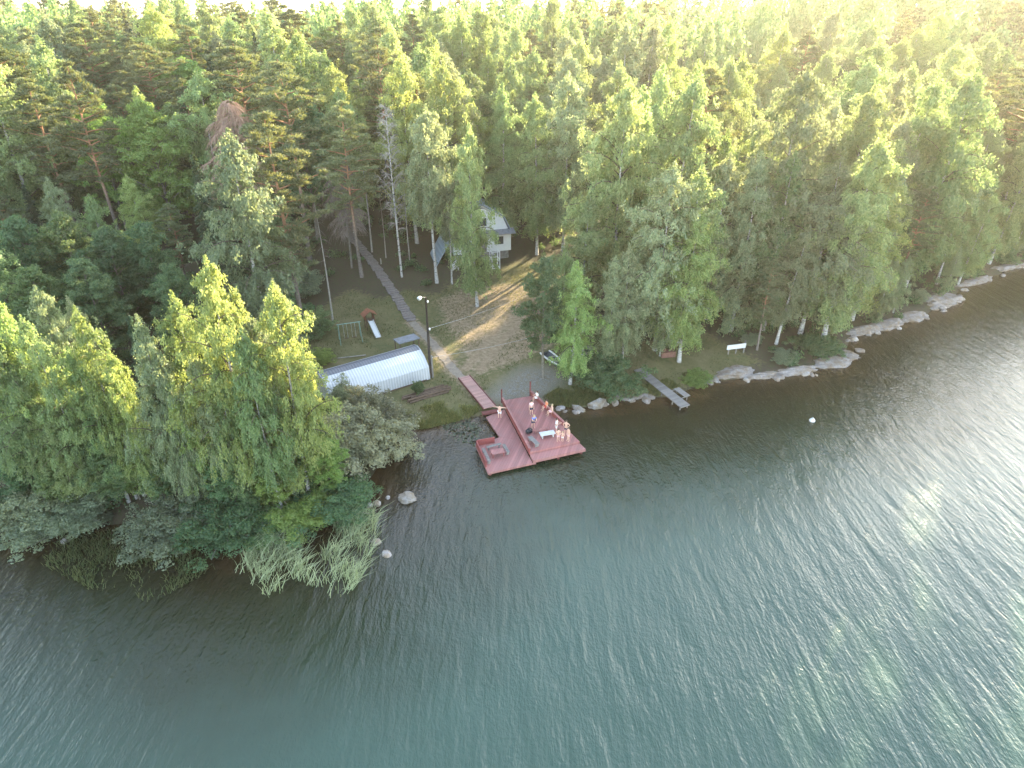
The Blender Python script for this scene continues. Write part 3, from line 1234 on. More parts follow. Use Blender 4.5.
def dbox(poly, z0, z1, name, m):
    mb = MB()
    mb.prism([dloc((p[0], p[1], 0))[:2] for p in poly], z0, z1)
    return mb.build(name, m, dk)


dbox([bil(0, .9), bil(1, .9), bil(1, 0), bil(0, 0)], .62, .90, 'main_deck', M['red_plank'])
dbox([bil(0, 1.0), bil(1, 1.0), bil(1, .905), bil(0, .905)], .40, .70, 'front_step', M['red_plank_low'])
pw0, pw1, pp0, pp1, pp2 = [Vector((*flat(x, y, .45), 0)) for x, y in ((486, 417), (499.5, 437), (475.6, 445.5), (488, 473.0), (536, 462.0))]
pd = bil(-.012, .99, 0)
pf = bil(-.02, .10, 0)
dbox([pw0, pw1, pd - (pd - pf) * .40, pf], .25, .45, 'walkway', M['red_plank_low'])
inn = pd - (pd - pf) * .405
dbox([pp0, pp1, pp2, pd + Vector((0, -.05, 0)), inn, pw1 - Vector((0, .02, 0))], .22, .44, 'lower_platform', M['red_plank_low'])
# side walls (parapets) of boards
for nm, a, b, h, z in (('parapet', bil(-.004, .02), bil(-.004, .90), .72, .62), ('parapet', bil(1.0, -.02), bil(1.0, .62), .75, .62)):
    mb = MB()
    a, b = Vector(dloc(a)), Vector(dloc(b))
    a.z = b.z = z + h / 2 + .02
    mb.bar(a, b, .10, h)
    wl = mb.build(nm, M['red'], dk)
    mb = MB()
    a.z = b.z = z + h + .05
    mb.bar(a, b, .22, .06)
    mb.build('cap_rail', M['red_plank'], wl)
for p, h in ((bil(0, -.02), 1.7), (bil(1, -.04), 2.0)):
    mb = MB()
    q = dloc(p)
    mb.box((q[0], q[1], .5 + h / 2), (.16, .16, h))
    mb.build('post', M['red_dark'], dk)
# supports
for p in (bil(.05, .97), bil(.5, .97), bil(.95, .97), bil(.05, .5), bil(.95, .5), bil(.95, .1), pp0 + Vector((.3, -.1, 0)), pp1 + Vector((.2, .3, 0)), pp2 + Vector((-.5, .2, 0))):
    mb = MB()
    q = dloc(p)
    mb.tube([(q[0], q[1], -1.2), (q[0], q[1], .42)], .13, 8)
    mb.build('pile', M['red_dark'], dk)
# low side box and benches on the platform
e = (pp1 - pp0)
en = Vector((-e.y, e.x, 0)).normalized() * -1
if en.x < 0:
    en = -en
mb = MB()
a, b = Vector(dloc(pp0 + e * .02 + en * .08)), Vector(dloc(pp0 + e * .80 + en * .08))
a.z = b.z = .76
mb.bar(a, b, .1, .66)
mb.build('side_board', M['red'], dk)
mb = MB()
a, b = Vector(dloc(pp0 + en * .15 + e * .01)), Vector(dloc(pp0 + en * 1.95 + e * .01))
a.z = b.z = .76
mb.bar(a, b, .1, .66)
mb.build('side_board', M['red'], dk)


def bench(p, q, z, w, label, mname='old_wood', name='bench', hgt=.42):
    p, q = Vector(p), Vector(q)
    c = (p + q) / 2
    L = (q - p).length
    an = math.atan2(q.y - p.y, q.x - p.x)
    e_ = empty(name, (c.x, c.y, z), an, label, 'bench')
    mb = MB()
    for k in (-1, 0, 1):
        mb.box((0, k * w / 3, hgt), (L, w / 3 - .03, .05))
    mb.build('seat', M[mname], e_)
    for s in (-1, 1):
        mb = MB()
        mb.box((s * (L / 2 - .2), 0, hgt / 2 - .02), (.08, w * .8, hgt - .06))
        mb.build('leg', M[mname], e_)
    return e_


def bz(x, y, z):
    return Vector((*flat(x, y, z), z))


ZL = .44
bench(bz(483, 448, .86), bz(489.5, 461.5, .86), ZL, .32, 'pale bench on the lower platform along its outer side board')
bench(bz(486.5, 447.2, .86), bz(501, 443.5, .86), ZL, .32, 'pale bench on the lower platform nearest the shore side')
bench(bz(503.5, 444, .86), bz(508.5, 452.2, .86), ZL, .32, 'pale bench on the lower platform beside the raised deck')
tp = bz(497.5, 451, .95)
tbv = empty('low_table', (tp.x, tp.y, ZL), R(17), 'small reddish table between the three benches on the lower platform', 'table')
mb = MB()
mb.box((0, 0, .48), (1.3, .8, .05))
mb.build('tabletop', M['red_plank'], tbv)
for sx_ in (-1, 1):
    for sy_ in (-1, 1):
        mb = MB()
        mb.box((sx_ * .55, sy_ * .32, .23), (.07, .07, .46))
        mb.build('leg', M['red'], tbv)
ZM = .90
bench(bz(540, 434.5, 1.3), bz(554.5, 432, 1.3), ZM, .7, 'white low table bench before the swimmers on the raised deck', 'white')
bench(bz(529.5, 436.5, 1.3), bz(538, 444.5, 1.3), ZM, .5, 'grey wooden bench by the front left corner of the raised deck')
bench(bz(533.5, 430.5, 1.3), bz(549, 428, 1.3), ZM, .35, 'grey wooden bench behind the white one on the raised deck', 'red_plank')
bp_ = bz(529, 432.8, .9)
bag = empty('black_bag', bp_, R(30), 'black bag dropped beside the grey bench on the raised deck', 'bag')
mb = MB()
mb.tube([(-.36, 0, .2), (-.3, 0, .2), (0, 0, .24), (.3, 0, .2), (.36, 0, .2)], [.10, .22, .26, .22, .10], 10)
mb.build('sack', M['black'], bag, True)
mb = MB()
mb.tube([(-.2, 0, .40), (-.12, 0, .6), (.12, 0, .6), (.2, 0, .40)], .03, 5)
mb.build('handle', M['black'], bag)
# gangway from the path to the dock
gw0, gw1 = at(464, 378), bil(-.45, .06, .7)
gw = empty('gangway', (gw0.x, gw0.y, 0), 0, 'reddish board walkway sloping from the path down to the dock', 'walkway')
mb = MB()
w_ = Vector((gw1.x - gw0.x, gw1.y - gw0.y, .70 - gw0.z - .14))
mb.bar((0, 0, gw0.z + .14), (w_.x, w_.y, .70), 1.5, .1)
mb.build('boards', mat_planks('walkway_boards', (.40, .22, .185), math.atan2(w_.y, w_.x) * -1, .22), gw)
for s in (-1, 1):
    nn = Vector((-w_.y, w_.x, 0)).normalized() * .72 * s
    mb = MB()
    mb.bar((nn.x, nn.y, gw0.z + .17), (w_.x + nn.x, w_.y + nn.y, .73), .08, .2)
    mb.build('beam', M['red_dark'], gw)
mb = MB()
q0, q1 = bz(482, 412.5, .75), bz(500, 409.5, .75)
mb.bar((q0.x - gw0.x, q0.y - gw0.y, .62), (q1.x - gw0.x, q1.y - gw0.y, .62), .5, .2)
mb.build('threshold', M['red_dark'], gw)

# ------------------------------------------------------------------ people


def person(loc, rz, pose, label, top=None, bottom=None, hair='hair', h=1.72, arms='down', group='people on the dock'):
    s = h / 1.72
    e_ = empty('person', loc, rz, label, 'person', None)
    V, Rr, E = [], [], []

    def vtx(p, r, par=None):
        V.append(Vector(p))
        Rr.append(r)
        if par is not None:
            E.append((par, len(V) - 1))
        return len(V) - 1
    hip = .92 if pose != 'sit' else .50
    pel = vtx((0, 0, hip), .135)
    lean = .0 if pose != 'bend' else .22
    ab = vtx((0, -lean * .4, hip + .20), .125, pel)
    ch = vtx((0, -lean, hip + .40), .145, ab)
    nk = vtx((0, -lean * 1.25, hip + .56), .06, ch)
    hb = vtx((0, -lean * 1.3 - .01, hip + .64), .088, nk)
    hm = vtx((0, -lean * 1.35 - .012, hip + .71), .098, hb)
    ht = vtx((0, -lean * 1.35, hip + .79), .06, hm)
    limbs = {'arm': [], 'leg': []}
    fingers = []
    for sd_ in (-1, 1):
        shd = vtx((sd_ * .17, -lean, hip + .47), .07, ch)
        if arms == 'down':
            el, wr = (sd_ * .24, -lean - .02, hip + .20), (sd_ * .25, -lean - .10, hip - .05)
        elif arms == 'hips':
            el, wr = (sd_ * .36, .06 - lean, hip + .24), (sd_ * .19, -.08, hip + .06)
        elif arms == 'fwd':
            el, wr = (sd_ * .22, -lean - .16, hip + .26), (sd_ * .12, -lean - .36, hip + .30)
        else:   # out
            el, wr = (sd_ * .42, -lean, hip + .46), (sd_ * .64, -lean - .06, hip + .42)
        ei = vtx(el, .047, shd)
        wi = vtx(wr, .032, ei)
        dd = (Vector(wr) - Vector(el)).normalized()
        pm = vtx(Vector(wr) + dd * .08, .036, wi)
        limbs['arm'].append((shd, ei, wi))
        for f_ in range(5):
            side = Vector((-dd.y, dd.x, 0))
            side = side.normalized() if side.length > .1 else Vector((0, 1, 0))
            off = side * (f_ - 2) * .017
            ln = (.055, .085, .092, .086, .07)[f_]
            st_ = Vector(wr) + dd * (.05 if f_ == 0 else .10) + off
            m_ = st_ + dd * ln * .55 + (side * -.02 if f_ == 0 else Vector((0, 0, 0)))
            fingers.append((st_, m_, m_ + dd * ln * .45 + Vector((0, -.012, -.008))))
        if pose == 'sit':
            kn, an_, toe = (sd_ * .13, -.42, .50), (sd_ * .13, -.46, .09), (sd_ * .13, -.64, .04)
        elif pose == 'stride':
            kn, an_, toe = (sd_ * .10, -.08 - sd_ * .14, .50), (sd_ * .10, .02 - sd_ * .26, .09), (sd_ * .11, -.16 - sd_ * .26, .04)
        else:
            kn, an_, toe = (sd_ * .11, -.02, .49), (sd_ * .12, .02, .09), (sd_ * .14, -.17, .04)
        hj = vtx((sd_ * .095, 0, hip - .05), .085, pel)
        ki = vtx(kn, .058, hj)
        ai = vtx(an_, .040, ki)
        vtx(toe, .035, ai)
        limbs['leg'].append((hj, ki, ai))
    sk_nose = vtx((0, -lean * 1.35 - .115, hip + .70), .014, hm)

    def skin(name, vs, rs, es, m, parent, roots=(0,), lv=1):
        me = bpy.data.meshes.new(name)
        me.from_pydata([tuple(Vector(v) * s) for v in vs], es, [])
        me.materials.append(m)
        me.skin_vertices.new() if hasattr(me.skin_vertices, 'new') and not me.skin_vertices else None
        o = bpy.data.objects.new(name, me)
        COL.objects.link(o)
        o.parent = parent
        md = o.modifiers.new('skin', 'SKIN')
        md.use_smooth_shade = True
        sv = me.skin_vertices
        if not sv:
            bm_ = __import__('bmesh').new()
            bm_.from_mesh(me)
            bm_.verts.layers.skin.verify()
            bm_.to_mesh(me)
            bm_.free()
            sv = me.skin_vertices
        for k_, r_ in enumerate(rs):
            sv[0].data[k_].radius = (r_ * s, r_ * s)
            sv[0].data[k_].use_root = k_ in roots
        sb = o.modifiers.new('sub', 'SUBSURF')
        sb.levels = sb.render_levels = lv
        return o
    # body with separate finger chains in the same mesh
    vs, rs, es, roots = list(V), list(Rr), list(E), [0]
    for ch_ in fingers:
        n0 = len(vs)
        vs += list(ch_)
        rs += [.010, .009, .008]
        es += [(n0, n0 + 1), (n0 + 1, n0 + 2)]
        roots.append(n0)
    body = skin('body', vs, rs, es, M['skin'], e_, roots)
    # hair cap
    mb = MB()
    hc = V[hm]
    for i in range(6):
        pass
    mb.tube([tuple(hc * s + Vector((0, .03, -.05)) * s), tuple(hc * s + Vector((0, .02, .04)) * s), tuple(hc * s + Vector((0, .01, .10)) * s), tuple(hc * s + Vector((0, .0, .135)) * s)],
            [.10 * s, .118 * s, .095 * s, .03 * s], 10)
    mb.build('hair', M[hair], e_, True)
    if top:
        sel = [ab, ch, nk]
        vs, rs = [V[pel] + Vector((0, 0, .04)), V[ab], V[ch], V[nk] - Vector((0, 0, .05))], [.155, .15, .172, .09]
        es = [(0, 1), (1, 2), (2, 3)]
        for (a_, b_, c_) in limbs['arm']:
            n0 = len(vs)
            vs += [V[a_], V[a_] * .35 + V[b_] * .65]
            rs += [.092, .07]
            es += [(2, n0), (n0, n0 + 1)]
        skin('shirt', vs, rs, es, M[top], e_)
    if bottom:
        vs, rs, es = [V[pel] + Vector((0, 0, .05))], [.155], []
        for (a_, b_, c_) in limbs['leg']:
            n0 = len(vs)
            vs += [V[a_], V[a_] * .2 + V[b_] * .8]
            rs += [.108, .088]
            es += [(0, n0), (n0, n0 + 1)]
        skin('shorts', vs, rs, es, M[bottom], e_)
    return e_


def foot(x, y, z):
    return bz(x, y, z)


person(foot(499.7, 418.5, .45), R(170), 'stand', 'person with pale skin, bare chest and white shorts, arms spread on the lower walkway', None, 'white_cloth', 'hair', 1.75, 'out')
person(foot(531.2, 414.3, .9), R(15), 'stand', 'person in pale pink top and black shorts in mid deck', 'pink_cloth', 'navy_cloth', 'hair', 1.72)
person(foot(533.0, 427.8, .9), R(20), 'bend', 'person in blue shirt and navy shorts bending on the deck', 'blue_cloth', 'navy_cloth', 'hair_fair', 1.72, 'fwd')
person(foot(556.2, 432.5, .9), R(80), 'stand', 'person in white top standing at the end of the white bench', 'white_cloth', 'white_cloth', 'hair', 1.70, 'fwd')
person(foot(558.0, 441.0, .9), R(20), 'stand', 'bare chested child in pink shorts beside the person in white', None, 'pink_cloth', 'hair', 1.45, 'hips')
person(foot(562.3, 441.2, .9), R(-30), 'stand', 'small child in white shorts in the middle of the swimmers', None, 'white_cloth', 'hair_fair', 1.15, 'hips')
person(foot(568.2, 441.0, .9), R(-60), 'stand', 'bare chested person in pink shorts nearest the front right corner', None, 'pink_cloth', 'hair', 1.62, 'down')
person(foot(565.8, 434.3, .9), R(-20), 'stand', 'bare chested person in navy shorts standing behind the other swimmers by the white bench', None, 'navy_cloth', 'hair', 1.68, 'hips')
rl = [bil(1.02, t, 1.26) for t in (.11, .30, .40)]
person((rl[0].x - .10, rl[0].y - .05, .92), R(-72), 'sit', 'person in white sitting on the right rail near the shore', 'white_cloth', 'white_cloth', 'hair', 1.65, 'fwd')
person((rl[1].x - .10, rl[1].y - .05, .92), R(-72), 'sit', 'person in orange shirt sitting on the right rail', 'orange_cloth', 'red_cloth', 'hair', 1.70, 'down')
person((rl[2].x - .10, rl[2].y - .05, .92), R(-72), 'sit', 'bare chested person in pink shorts sitting on the right rail beside the orange shirt', None, 'pink_cloth', 'hair_fair', 1.75, 'down')

# ------------------------------------------------------------------ small jetty
ja, jb, jc = at(638, 370), bz(690, 404.5, .45), bz(681, 408.5, .45)
je = Vector(((jb.x + jc.x) / 2, (jb.y + jc.y) / 2, .45))
jt = empty('jetty', (ja.x, ja.y, 0), 0, 'narrow grey board jetty running down into the dark water', 'jetty')
mb = MB()
mb.bar((0, 0, ja.z + .12), (je.x - ja.x, je.y - ja.y, .45), 1.25, .1)
mb.build('boards', mat_planks('jetty_boards', (.19, .175, .165), math.atan2(je.y - ja.y, je.x - ja.x) * -1, .2), jt)
dj = Vector((je.x - ja.x, je.y - ja.y, 0))
nj = Vector((-dj.y, dj.x, 0)).normalized()
for k in (.35, .6, .82, .97):
    for s in (-1, 1):
        q = dj * k + nj * s * .5
        mb = MB()
        mb.tube([(q.x, q.y, -1.4), (q.x, q.y, .5)], .07, 6)
        mb.build('pile', M['old_wood'], jt)
bs_ = dj * .72 + nj * (1.5 if nj.x > 0 else -1.5)
mb = MB()
mb.box((bs_.x, bs_.y, .55), (2.0, .75, .06), math.atan2(dj.y, dj.x))
for k in (-1, 1):
    mb.bar((bs_.x + dj.normalized().x * k * .9, bs_.y + dj.normalized().y * k * .9, -1.2), (bs_.x + dj.normalized().x * k * .9, bs_.y + dj.normalized().y * k * .9, .55), .08)
    mb.bar((bs_.x + dj.normalized().x * k * .9, bs_.y + dj.normalized().y * k * .9, .5), (dj.x * .72 + dj.normalized().x * k * .9, dj.y * .72 + dj.normalized().y * k * .9, .42), .08)
mb.build('side_step', M['old_wood'], jt)

# ------------------------------------------------------------------ utility pole, wires
pb = at(430.5, 377)
po = empty('lamp_pole', pb, 0, 'dark wooden utility pole with small lamp at its top beside the path', 'pole')


def top_height(p, ty):
    lo, hi = 0, 40
    for _ in range(40):
        m_ = (lo + hi) / 2
        if pix(p.x, p.y, p.z + m_)[1] > ty:
            lo = m_
        else:
            hi = m_
    return lo


PH = top_height(pb, 297)
mb = MB()
mb.tube([(0, 0, -.3), (.08, 0, PH * .5), (.12, 0, PH)], [.17, .15, .11], 8)
mb.build('shaft', M['dark_wood'], po, True)
mb = MB()
mb.tube([(.3, -.12, -.2), (.3, -.12, 2.9)], .11, 8)
mb.build('foot_stub', M['old_wood'], po)
mb = MB()
mb.tube([(.12, 0, PH - .1), (-.1, -.3, PH + .1), (-.35, -.6, PH + .18)], .03, 5)
lo_ = mb.build('lamp_arm', M['galv'], po)
mb = MB()
mb.tube([(-.30, -.55, PH + .17), (-.38, -.7, PH + .2), (-.50, -.95, PH + .2), (-.54, -1.02, PH + .18)], [.07, .2, .24, .1], 8)
mb.build('lamp_head', M['lamp'], lo_, True)
for z in (PH - .5, PH * .62, 2.6):
    mb = MB()
    mb.tube([(.32, -.1, z - .12), (.32, -.1, z), (.32, -.1, z + .12), (.32, -.1, z + .16)], [.06, .11, .09, .03], 8)
    mb.build('insulator', M['lamp'], po, True)


def wire(a, b, sag, label):
    a, b = Vector(a), Vector(b)
    P = [a.lerp(b, k / 16) - Vector((0, 0, sag * 4 * (k / 16) * (1 - k / 16))) for k in range(17)]
    mb = MB()
    mb.tube(P, .013, 4)
    o = mb.build('power_cable', M['galv'], None)
    tag(o, label, 'cable')
    return o


w0 = Vector((pb.x + .15, pb.y, pb.z + PH * .62))
hc_ = hs.matrix_basis @ Vector((W2 - .1, -.2, 4.6))
t1 = at(590, 238)
t2 = at(566, 300)
wire(w0, (t2.x, t2.y, t2.z + 3.5), .5, 'thin pale cable from the middle of the pole towards the birches right of the yard')
wire((pb.x + .15, pb.y, pb.z + 2.6), (*[at(540, 352).x, at(540, 352).y], at(540, 352).z + 2.4), .25, 'thin low pale cable from the pole to the round dark tree')
wire(hc_, (t1.x, t1.y + 1, t1.z + 4.5), .3, 'thin pale cable from the cabin eaves to the trees')

# ------------------------------------------------------------------ playground
sl = at(374, 333)
so = empty('slide', sl, R(28), 'playground slide with white chute and orange roofed tower on the grass', 'slide')
mb = MB()
for x in (-.55, .55):
    for y in (1.0, 2.0):
        mb.bar((x, y, 0), (x, y, 2.2), .1)
mb.build('tower_posts', M['brown_wood'], so)
mb = MB()
mb.box((0, 1.5, 1.3), (1.2, 1.1, .08))
mb.build('platform', M['brown_wood'], so)
mb = MB()
for s in (-1, 1):
    mb.quad((-.8 * 0, .8, 2.75), (0, 2.2, 2.75), (s * .95, 2.2, 2.1), (s * .95, .8, 2.1))
    mb.quad((0, .8, 2.70), (s * .95, .8, 2.05), (s * .95, 2.2, 2.05), (0, 2.2, 2.70))
mb.box((-.58, 1.5, 1.65), (.06, 1.1, .6))
mb.box((.58, 1.5, 1.65), (.06, 1.1, .6))
mb.build('roof', M['orange'], so)
mb = MB()
mb.bar((0, .95, 1.34), (0, -1.5, .28), .62, .05)
mb.bar((0, -1.48, .28), (0, -2.0, .22), .62, .05)
for s in (-1, 1):
    mb.bar((s * .33, .95, 1.44), (s * .33, -1.5, .38), .05, .24)
    mb.bar((s * .33, -1.46, .36), (s * .33, -2.0, .30), .05, .2)
mb.build('chute', M['white'], so)
mb = MB()
for s in (-1, 1):
    mb.bar((s * .2, 2.9, 0), (s * .2, 2.05, 1.3), .06)
for k in range(4):
    mb.bar((-.2, 2.78 - k * .2, .2 + k * .3), (.2, 2.78 - k * .2, .2 + k * .3), .05)
mb.build('ladder', M['brown_wood'], so)

sw = at(351, 341)
s2 = empty('swing', sw, R(20), 'green metal swing frame standing on the lawn left of the slide', 'swing')
mb = MB()
for x in (-1.3, 1.3):
    for y in (-.9, .9):
        mb.tube([(x * 1.05, y, 0), (x, 0, 2.5)], .05, 6)
mb.tube([(-1.5, 0, 2.5), (1.5, 0, 2.5)], .055, 6)
mb.build('frame', M['green_metal'], s2)
for x in (-.5, .5):
    mb = MB()
    mb.box((x, 0, .5), (.5, .22, .05))
    se = mb.build('seat', M['brown_wood'], s2)
    mb = MB()
    for k in (-.22, .22):
        mb.bar((x + k, 0, .5), (x + k, 0, 2.48), .035)
    mb.build('chain', M['galv'], se)

# ------------------------------------------------------------------ things at the right of the yard
bt = at(553, 363)
bo = empty('rowing_boat', bt, R(118), 'dark rowing boat with white sides lying on the gravel under the birches', 'boat')
sec = []
for k in range(9):
    t = k / 8
    w = .68 * math.sin(math.pi * min(.5, .12 + t * .55)) * (1 if t > .05 else .6)
    sec.append((-2.0 + 4 * t, w * (1 if t < .98 else .9), .12 + .22 * abs(t - .6) ** 1.5))
mb = MB()
for (x0, w0_, k0), (x1, w1_, k1) in zip(sec[:-1], sec[1:]):
    for s in (-1, 1):
        q = [(x0, s * w0_, .62), (x1, s * w1_, .62), (x1, s * w1_ * .55, k1), (x0, s * w0_ * .55, k0)]
        mb.quad(*(q if s < 0 else q[::-1]))
    mb.quad((x0, -w0_ * .55, k0), (x1, -w1_ * .55, k1), (x1, w1_ * .55, k1), (x0, w0_ * .55, k0))
x1, w1_, k1 = sec[-1]
mb.quad((x1, -w1_, .62), (x1, w1_, .62), (x1, w1_ * .55, k1), (x1, -w1_ * .55, k1))
mb.build('hull', M['blue_boat'], bo)
for s in (-1, 1):
    mb = MB()
    mb.tube([(x, s * (w + .02), .63) for x, w, k in sec], .10, 6)
    mb.build('gunwale', M['white'], bo)
for x in (-.6, .7):
    mb = MB()
    mb.box((x, 0, .48), (.28, 1.1, .05))
    mb.build('thwart', M['old_wood'], bo)


def chair(loc, rz, label, m='white', group=None):
    e_ = empty('garden_chair', loc, rz, label, 'chair', group)
    mb = MB()
    mb.box((0, 0, .44), (.55, .52, .05))
    mb.build('seat', M[m], e_)
    mb = MB()
    mb.box((0, .26, .75), (.55, .05, .6), 0, R(-12))
    mb.build('backrest', M[m], e_)
    for x in (-.24, .24):
        for y in (-.22, .22):
            mb = MB()
            mb.bar((x, y, 0), (x * .95, y * .95, .43), .05)
            mb.build('leg', M[m], e_)
        mb = MB()
        mb.box((x * 1.15, 0, .66), (.06, .5, .05))
        mb.build('armrest', M[m], e_)


for q, rz, lab in (((573, 353), 40, 'white garden chair under the birches, farthest from the boat'), ((572.5, 360), 100, 'white garden chair under the birches, nearest the boat'),
                   ((579, 361), 200, 'white garden chair under the birches, nearest the lake')):
    chair(at(*q), R(rz), lab)
tt = at(575, 357)
gt = empty('garden_table', tt, 0, 'white round garden table between the white chairs under the birches', 'table')
mb = MB()
mb.tube([(0, 0, .68), (0, 0, .73)], .55, 16)
mb.build('tabletop', M['white'], gt)
mb = MB()
mb.tube([(0, 0, 0), (0, 0, .05), (0, 0, .1), (0, 0, .68)], [.3, .26, .05, .05], 10)
mb.build('pedestal', M['white'], gt)
fr = at(590, 353)
fo = empty('fire_ring', fr, 0, 'low grey ring of a fireplace under the birches', 'fireplace')
mb = MB()
n_ = 14
for k in range(n_):
    a = 2 * math.pi * k / n_
    mb.box((1.0 * math.cos(a), 1.0 * math.sin(a), .22), (.34, .40, .42 + .05 * (k % 3)), a)
mb.build('stone_ring', M['granite'], fo)
mb = MB()
mb.tube([(0, 0, 0), (0, 0, .06)], .82, 14)
mb.build('ash_bed', M['black'], fo)

wb = at(735, 354)
we = empty('white_board_fence', wb, R(14), 'white horizontal board on short posts by the rocky shore', 'fence')
mb = MB()
mb.box((0, 0, 1.05), (2.6, .06, .62))
mb.build('board', M['white'], we)
for x in (-.95, .1, 1.2):
    mb = MB()
    mb.bar((x, .08, -.1), (x, .08, 1.75 if x > 1 else 1.2), .12)
    mb.build('post', M['old_wood'], we)
rb = at(667, 356)
rbo = empty('brick_hearth', rb, R(10), 'small red brick hearth on the grass between two birch trunks', 'hearth')
mb = MB()
mb.box((0, 0, .35), (1.8, .9, .7))
mb.build('plinth', M['brick'], rbo)
mb = MB()
mb.box((-.5, .25, .9), (.6, .45, .4))
mb.build('flue', M['brick'], rbo)

bu = bz(812, 421, 0)
bu_o = empty('buoy', (bu.x, bu.y, 0), 0, 'small white mooring buoy floating on the lake', 'buoy')
mb = MB()
mb.tube([(0, 0, -.2), (0, 0, -.1), (0, 0, .1), (0, 0, .28), (0, 0, .36)], [.1, .26, .32, .2, .05], 12)
mb.build('float', M['white'], bu_o, True)
mb = MB()
mb.tube([(0, 0, .34), (0, 0, .46)], .05, 6)
mb.build('ring', M['galv'], bu_o)


def post(x, y, h, r_, label, m='pale_bark', name='marker_post'):
    p = at(x, y)
    mb = MB()
    mb.tube([(0, 0, -.3), (.03, 0, h * .6), (.0, .02, h), (0, .02, h + .04)], [r_, r_ * .95, r_ * .85, r_ * .3], 7)
    o = mb.build(name, M[m], None, True)
    o.location = p
    tag(o, label, 'post')


post(321, 333, 1.5, .10, 'short pale post at the edge of the bushes left of the swing')
post(381, 228 + 36, .9, .1, 'pale stump beside the top of the board stairway')
mb = MB()
a, b = at(338, 359), at(366, 356)
mb.bar((0, 0, .12), (b.x - a.x, b.y - a.y, b.z - a.z + .14), .16, .06)
o = mb.build('loose_plank', M['pale_bark'])
o.location = a
tag(o, 'long pale plank lying on the grass behind the white shed', 'plank')


# ------------------------------------------------------------------ rocks
def rock(name, loc, size, label, m='boulder', seed=0, cat='boulder', group=None, rz=0.0, sub=3):
    bm_ = __import__('bmesh').new()
    __import__('bmesh').ops.create_icosphere(bm_, subdivisions=sub, radius=1)
    rs = np.random.default_rng(seed)
    ph = rs.uniform(0, 6.28, (6, 3))
    cuts = unit(rs.normal(size=(7, 3)))
    for v in bm_.verts:
        c = np.array(v.co)
        for q in cuts:
            d = c @ q - .72
            if d > 0:
                c = c - q * d * .85
        k = 1 + .045 * math.sin(c[0] * 11 + ph[0][0]) * math.sin(c[1] * 9 + ph[1][1]) + .03 * math.sin(c[0] * 23 + c[2] * 17 + ph[2][0]) + .07 * sum(math.sin(c @ ph[i] * (1 + i * .5) + i) for i in range(6)) / 2
        v.co = Vector((c * k) * np.array(size))
    me = bpy.data.meshes.new(name)
    bm_.to_mesh(me)
    bm_.free()
    o = link(name, me, M[m], None, False)
    o.location = loc
    o.rotation_euler = (0, 0, rz)
    tag(o, label, cat, group)
    return o


RK = [(407, 499, .95, .7, .55, 'big pale angular boulder standing in the water off the reeds'),
      (377, 504, .45, .35, .3, 'small wet stone in the water beside the reed bed, larger of the pair'),
      (369, 506, .35, .35, .3, 'small stone in the water touching the bushes, left of its neighbour'),
      (388, 498, .25, .2, .2, 'tiny stone between the big boulder and the reeds'),
      (376, 543, .45, .38, .28, 'grey stone in shallow water off the end of the reed bed'),
      (387, 554, .5, .4, .18, 'flat nearly drowned stone off the end of the reed bed'),
      (143, 522, .55, .45, .55, 'grey boulder on the shore under the bright green bush, leftmost of three'),
      (151, 527, .5, .4, .4, 'grey boulder on the shore under the bright green bush, nearest the water'),
      (157, 521, .45, .4, .4, 'grey boulder on the shore under the bright green bush, rightmost of three'),
      (597, 406, 1.25, .8, .8, 'pale pointed boulder on the shore right of the dock'),
      (578, 409, .95, .5, .4, 'low flat boulder on the shore between the dock and the pointed boulder'),
      (66, 541, .4, .4, .3, 'small stone under the grey bushes at the left shore')]
for k, (x, y, a, b, c, lab) in enumerate(RK):
    p = at(x, y)
    rock('boulder', (p.x, p.y, p.z + c * .12), (a, b, c), lab, 'boulder' if k in (0, 4, 9, 10) else 'granite', k + 3, rz=random.uniform(0, 3))
# long smooth shore outcrops
OC = [(737, 374, 3.0, 1.4, .75, 'sloping grey rock slab by the white board, leading into the water'),
      (765, 377, 2.6, .9, .55, 'low dark rock ledge right of the sloping slab'),
      (797, 372, 3.4, 1.0, .7, 'long grey rock ledge at the water below the willow thicket'),
      (830, 365, 3.2, 1.5, .7, 'broad pale rock point reaching into the lake'),
      (846, 357, 1.8, 1.5, .45, 'low tip of the broad rock point in the lake'),
      (640, 398, 2.0, .5, .35, 'low flat rock ledge by the foot of the jetty'),
      (618, 397, 1.2, .6, .4, 'rough grey rock at the shore left of the jetty'),
      (866, 331, 3.4, 1.3, .8, 'pale smooth rock beneath the leaning birches at the right shore'),
      (888, 326, 3.0, 1.5, .9, 'cracked grey rock hump at the right shore'),
      (912, 318, 3.0, 1.6, .9, 'dark broken rock edge at the right shore'),
      (943, 303, 4.5, 2.4, 1.1, 'rounded grassy rock headland at the right shore'),
      (975, 283, 5.0, 1.2, .6, 'thin pale rock ledge beyond the headland'),
      (1010, 268, 5.5, 1.4, .7, 'pale rock shore at the right edge of the view'),
      (1000, 257, 2.5, 1.4, 1.0, 'grey boulder heap above the pale rock shore')]
for k, (x, y, a, b, c, lab) in enumerate(OC):
    p = at(x, y)
    q = at(x + 12, y - 3.5 if x > 850 else y - 1.5)
    rock('rock_outcrop', (p.x, p.y + b * .3, p.z - c * .15), (a, b, c), lab, 'shore_rock', 40 + k, 'rock', None, math.atan2(q.y - p.y, q.x - p.x), 4)


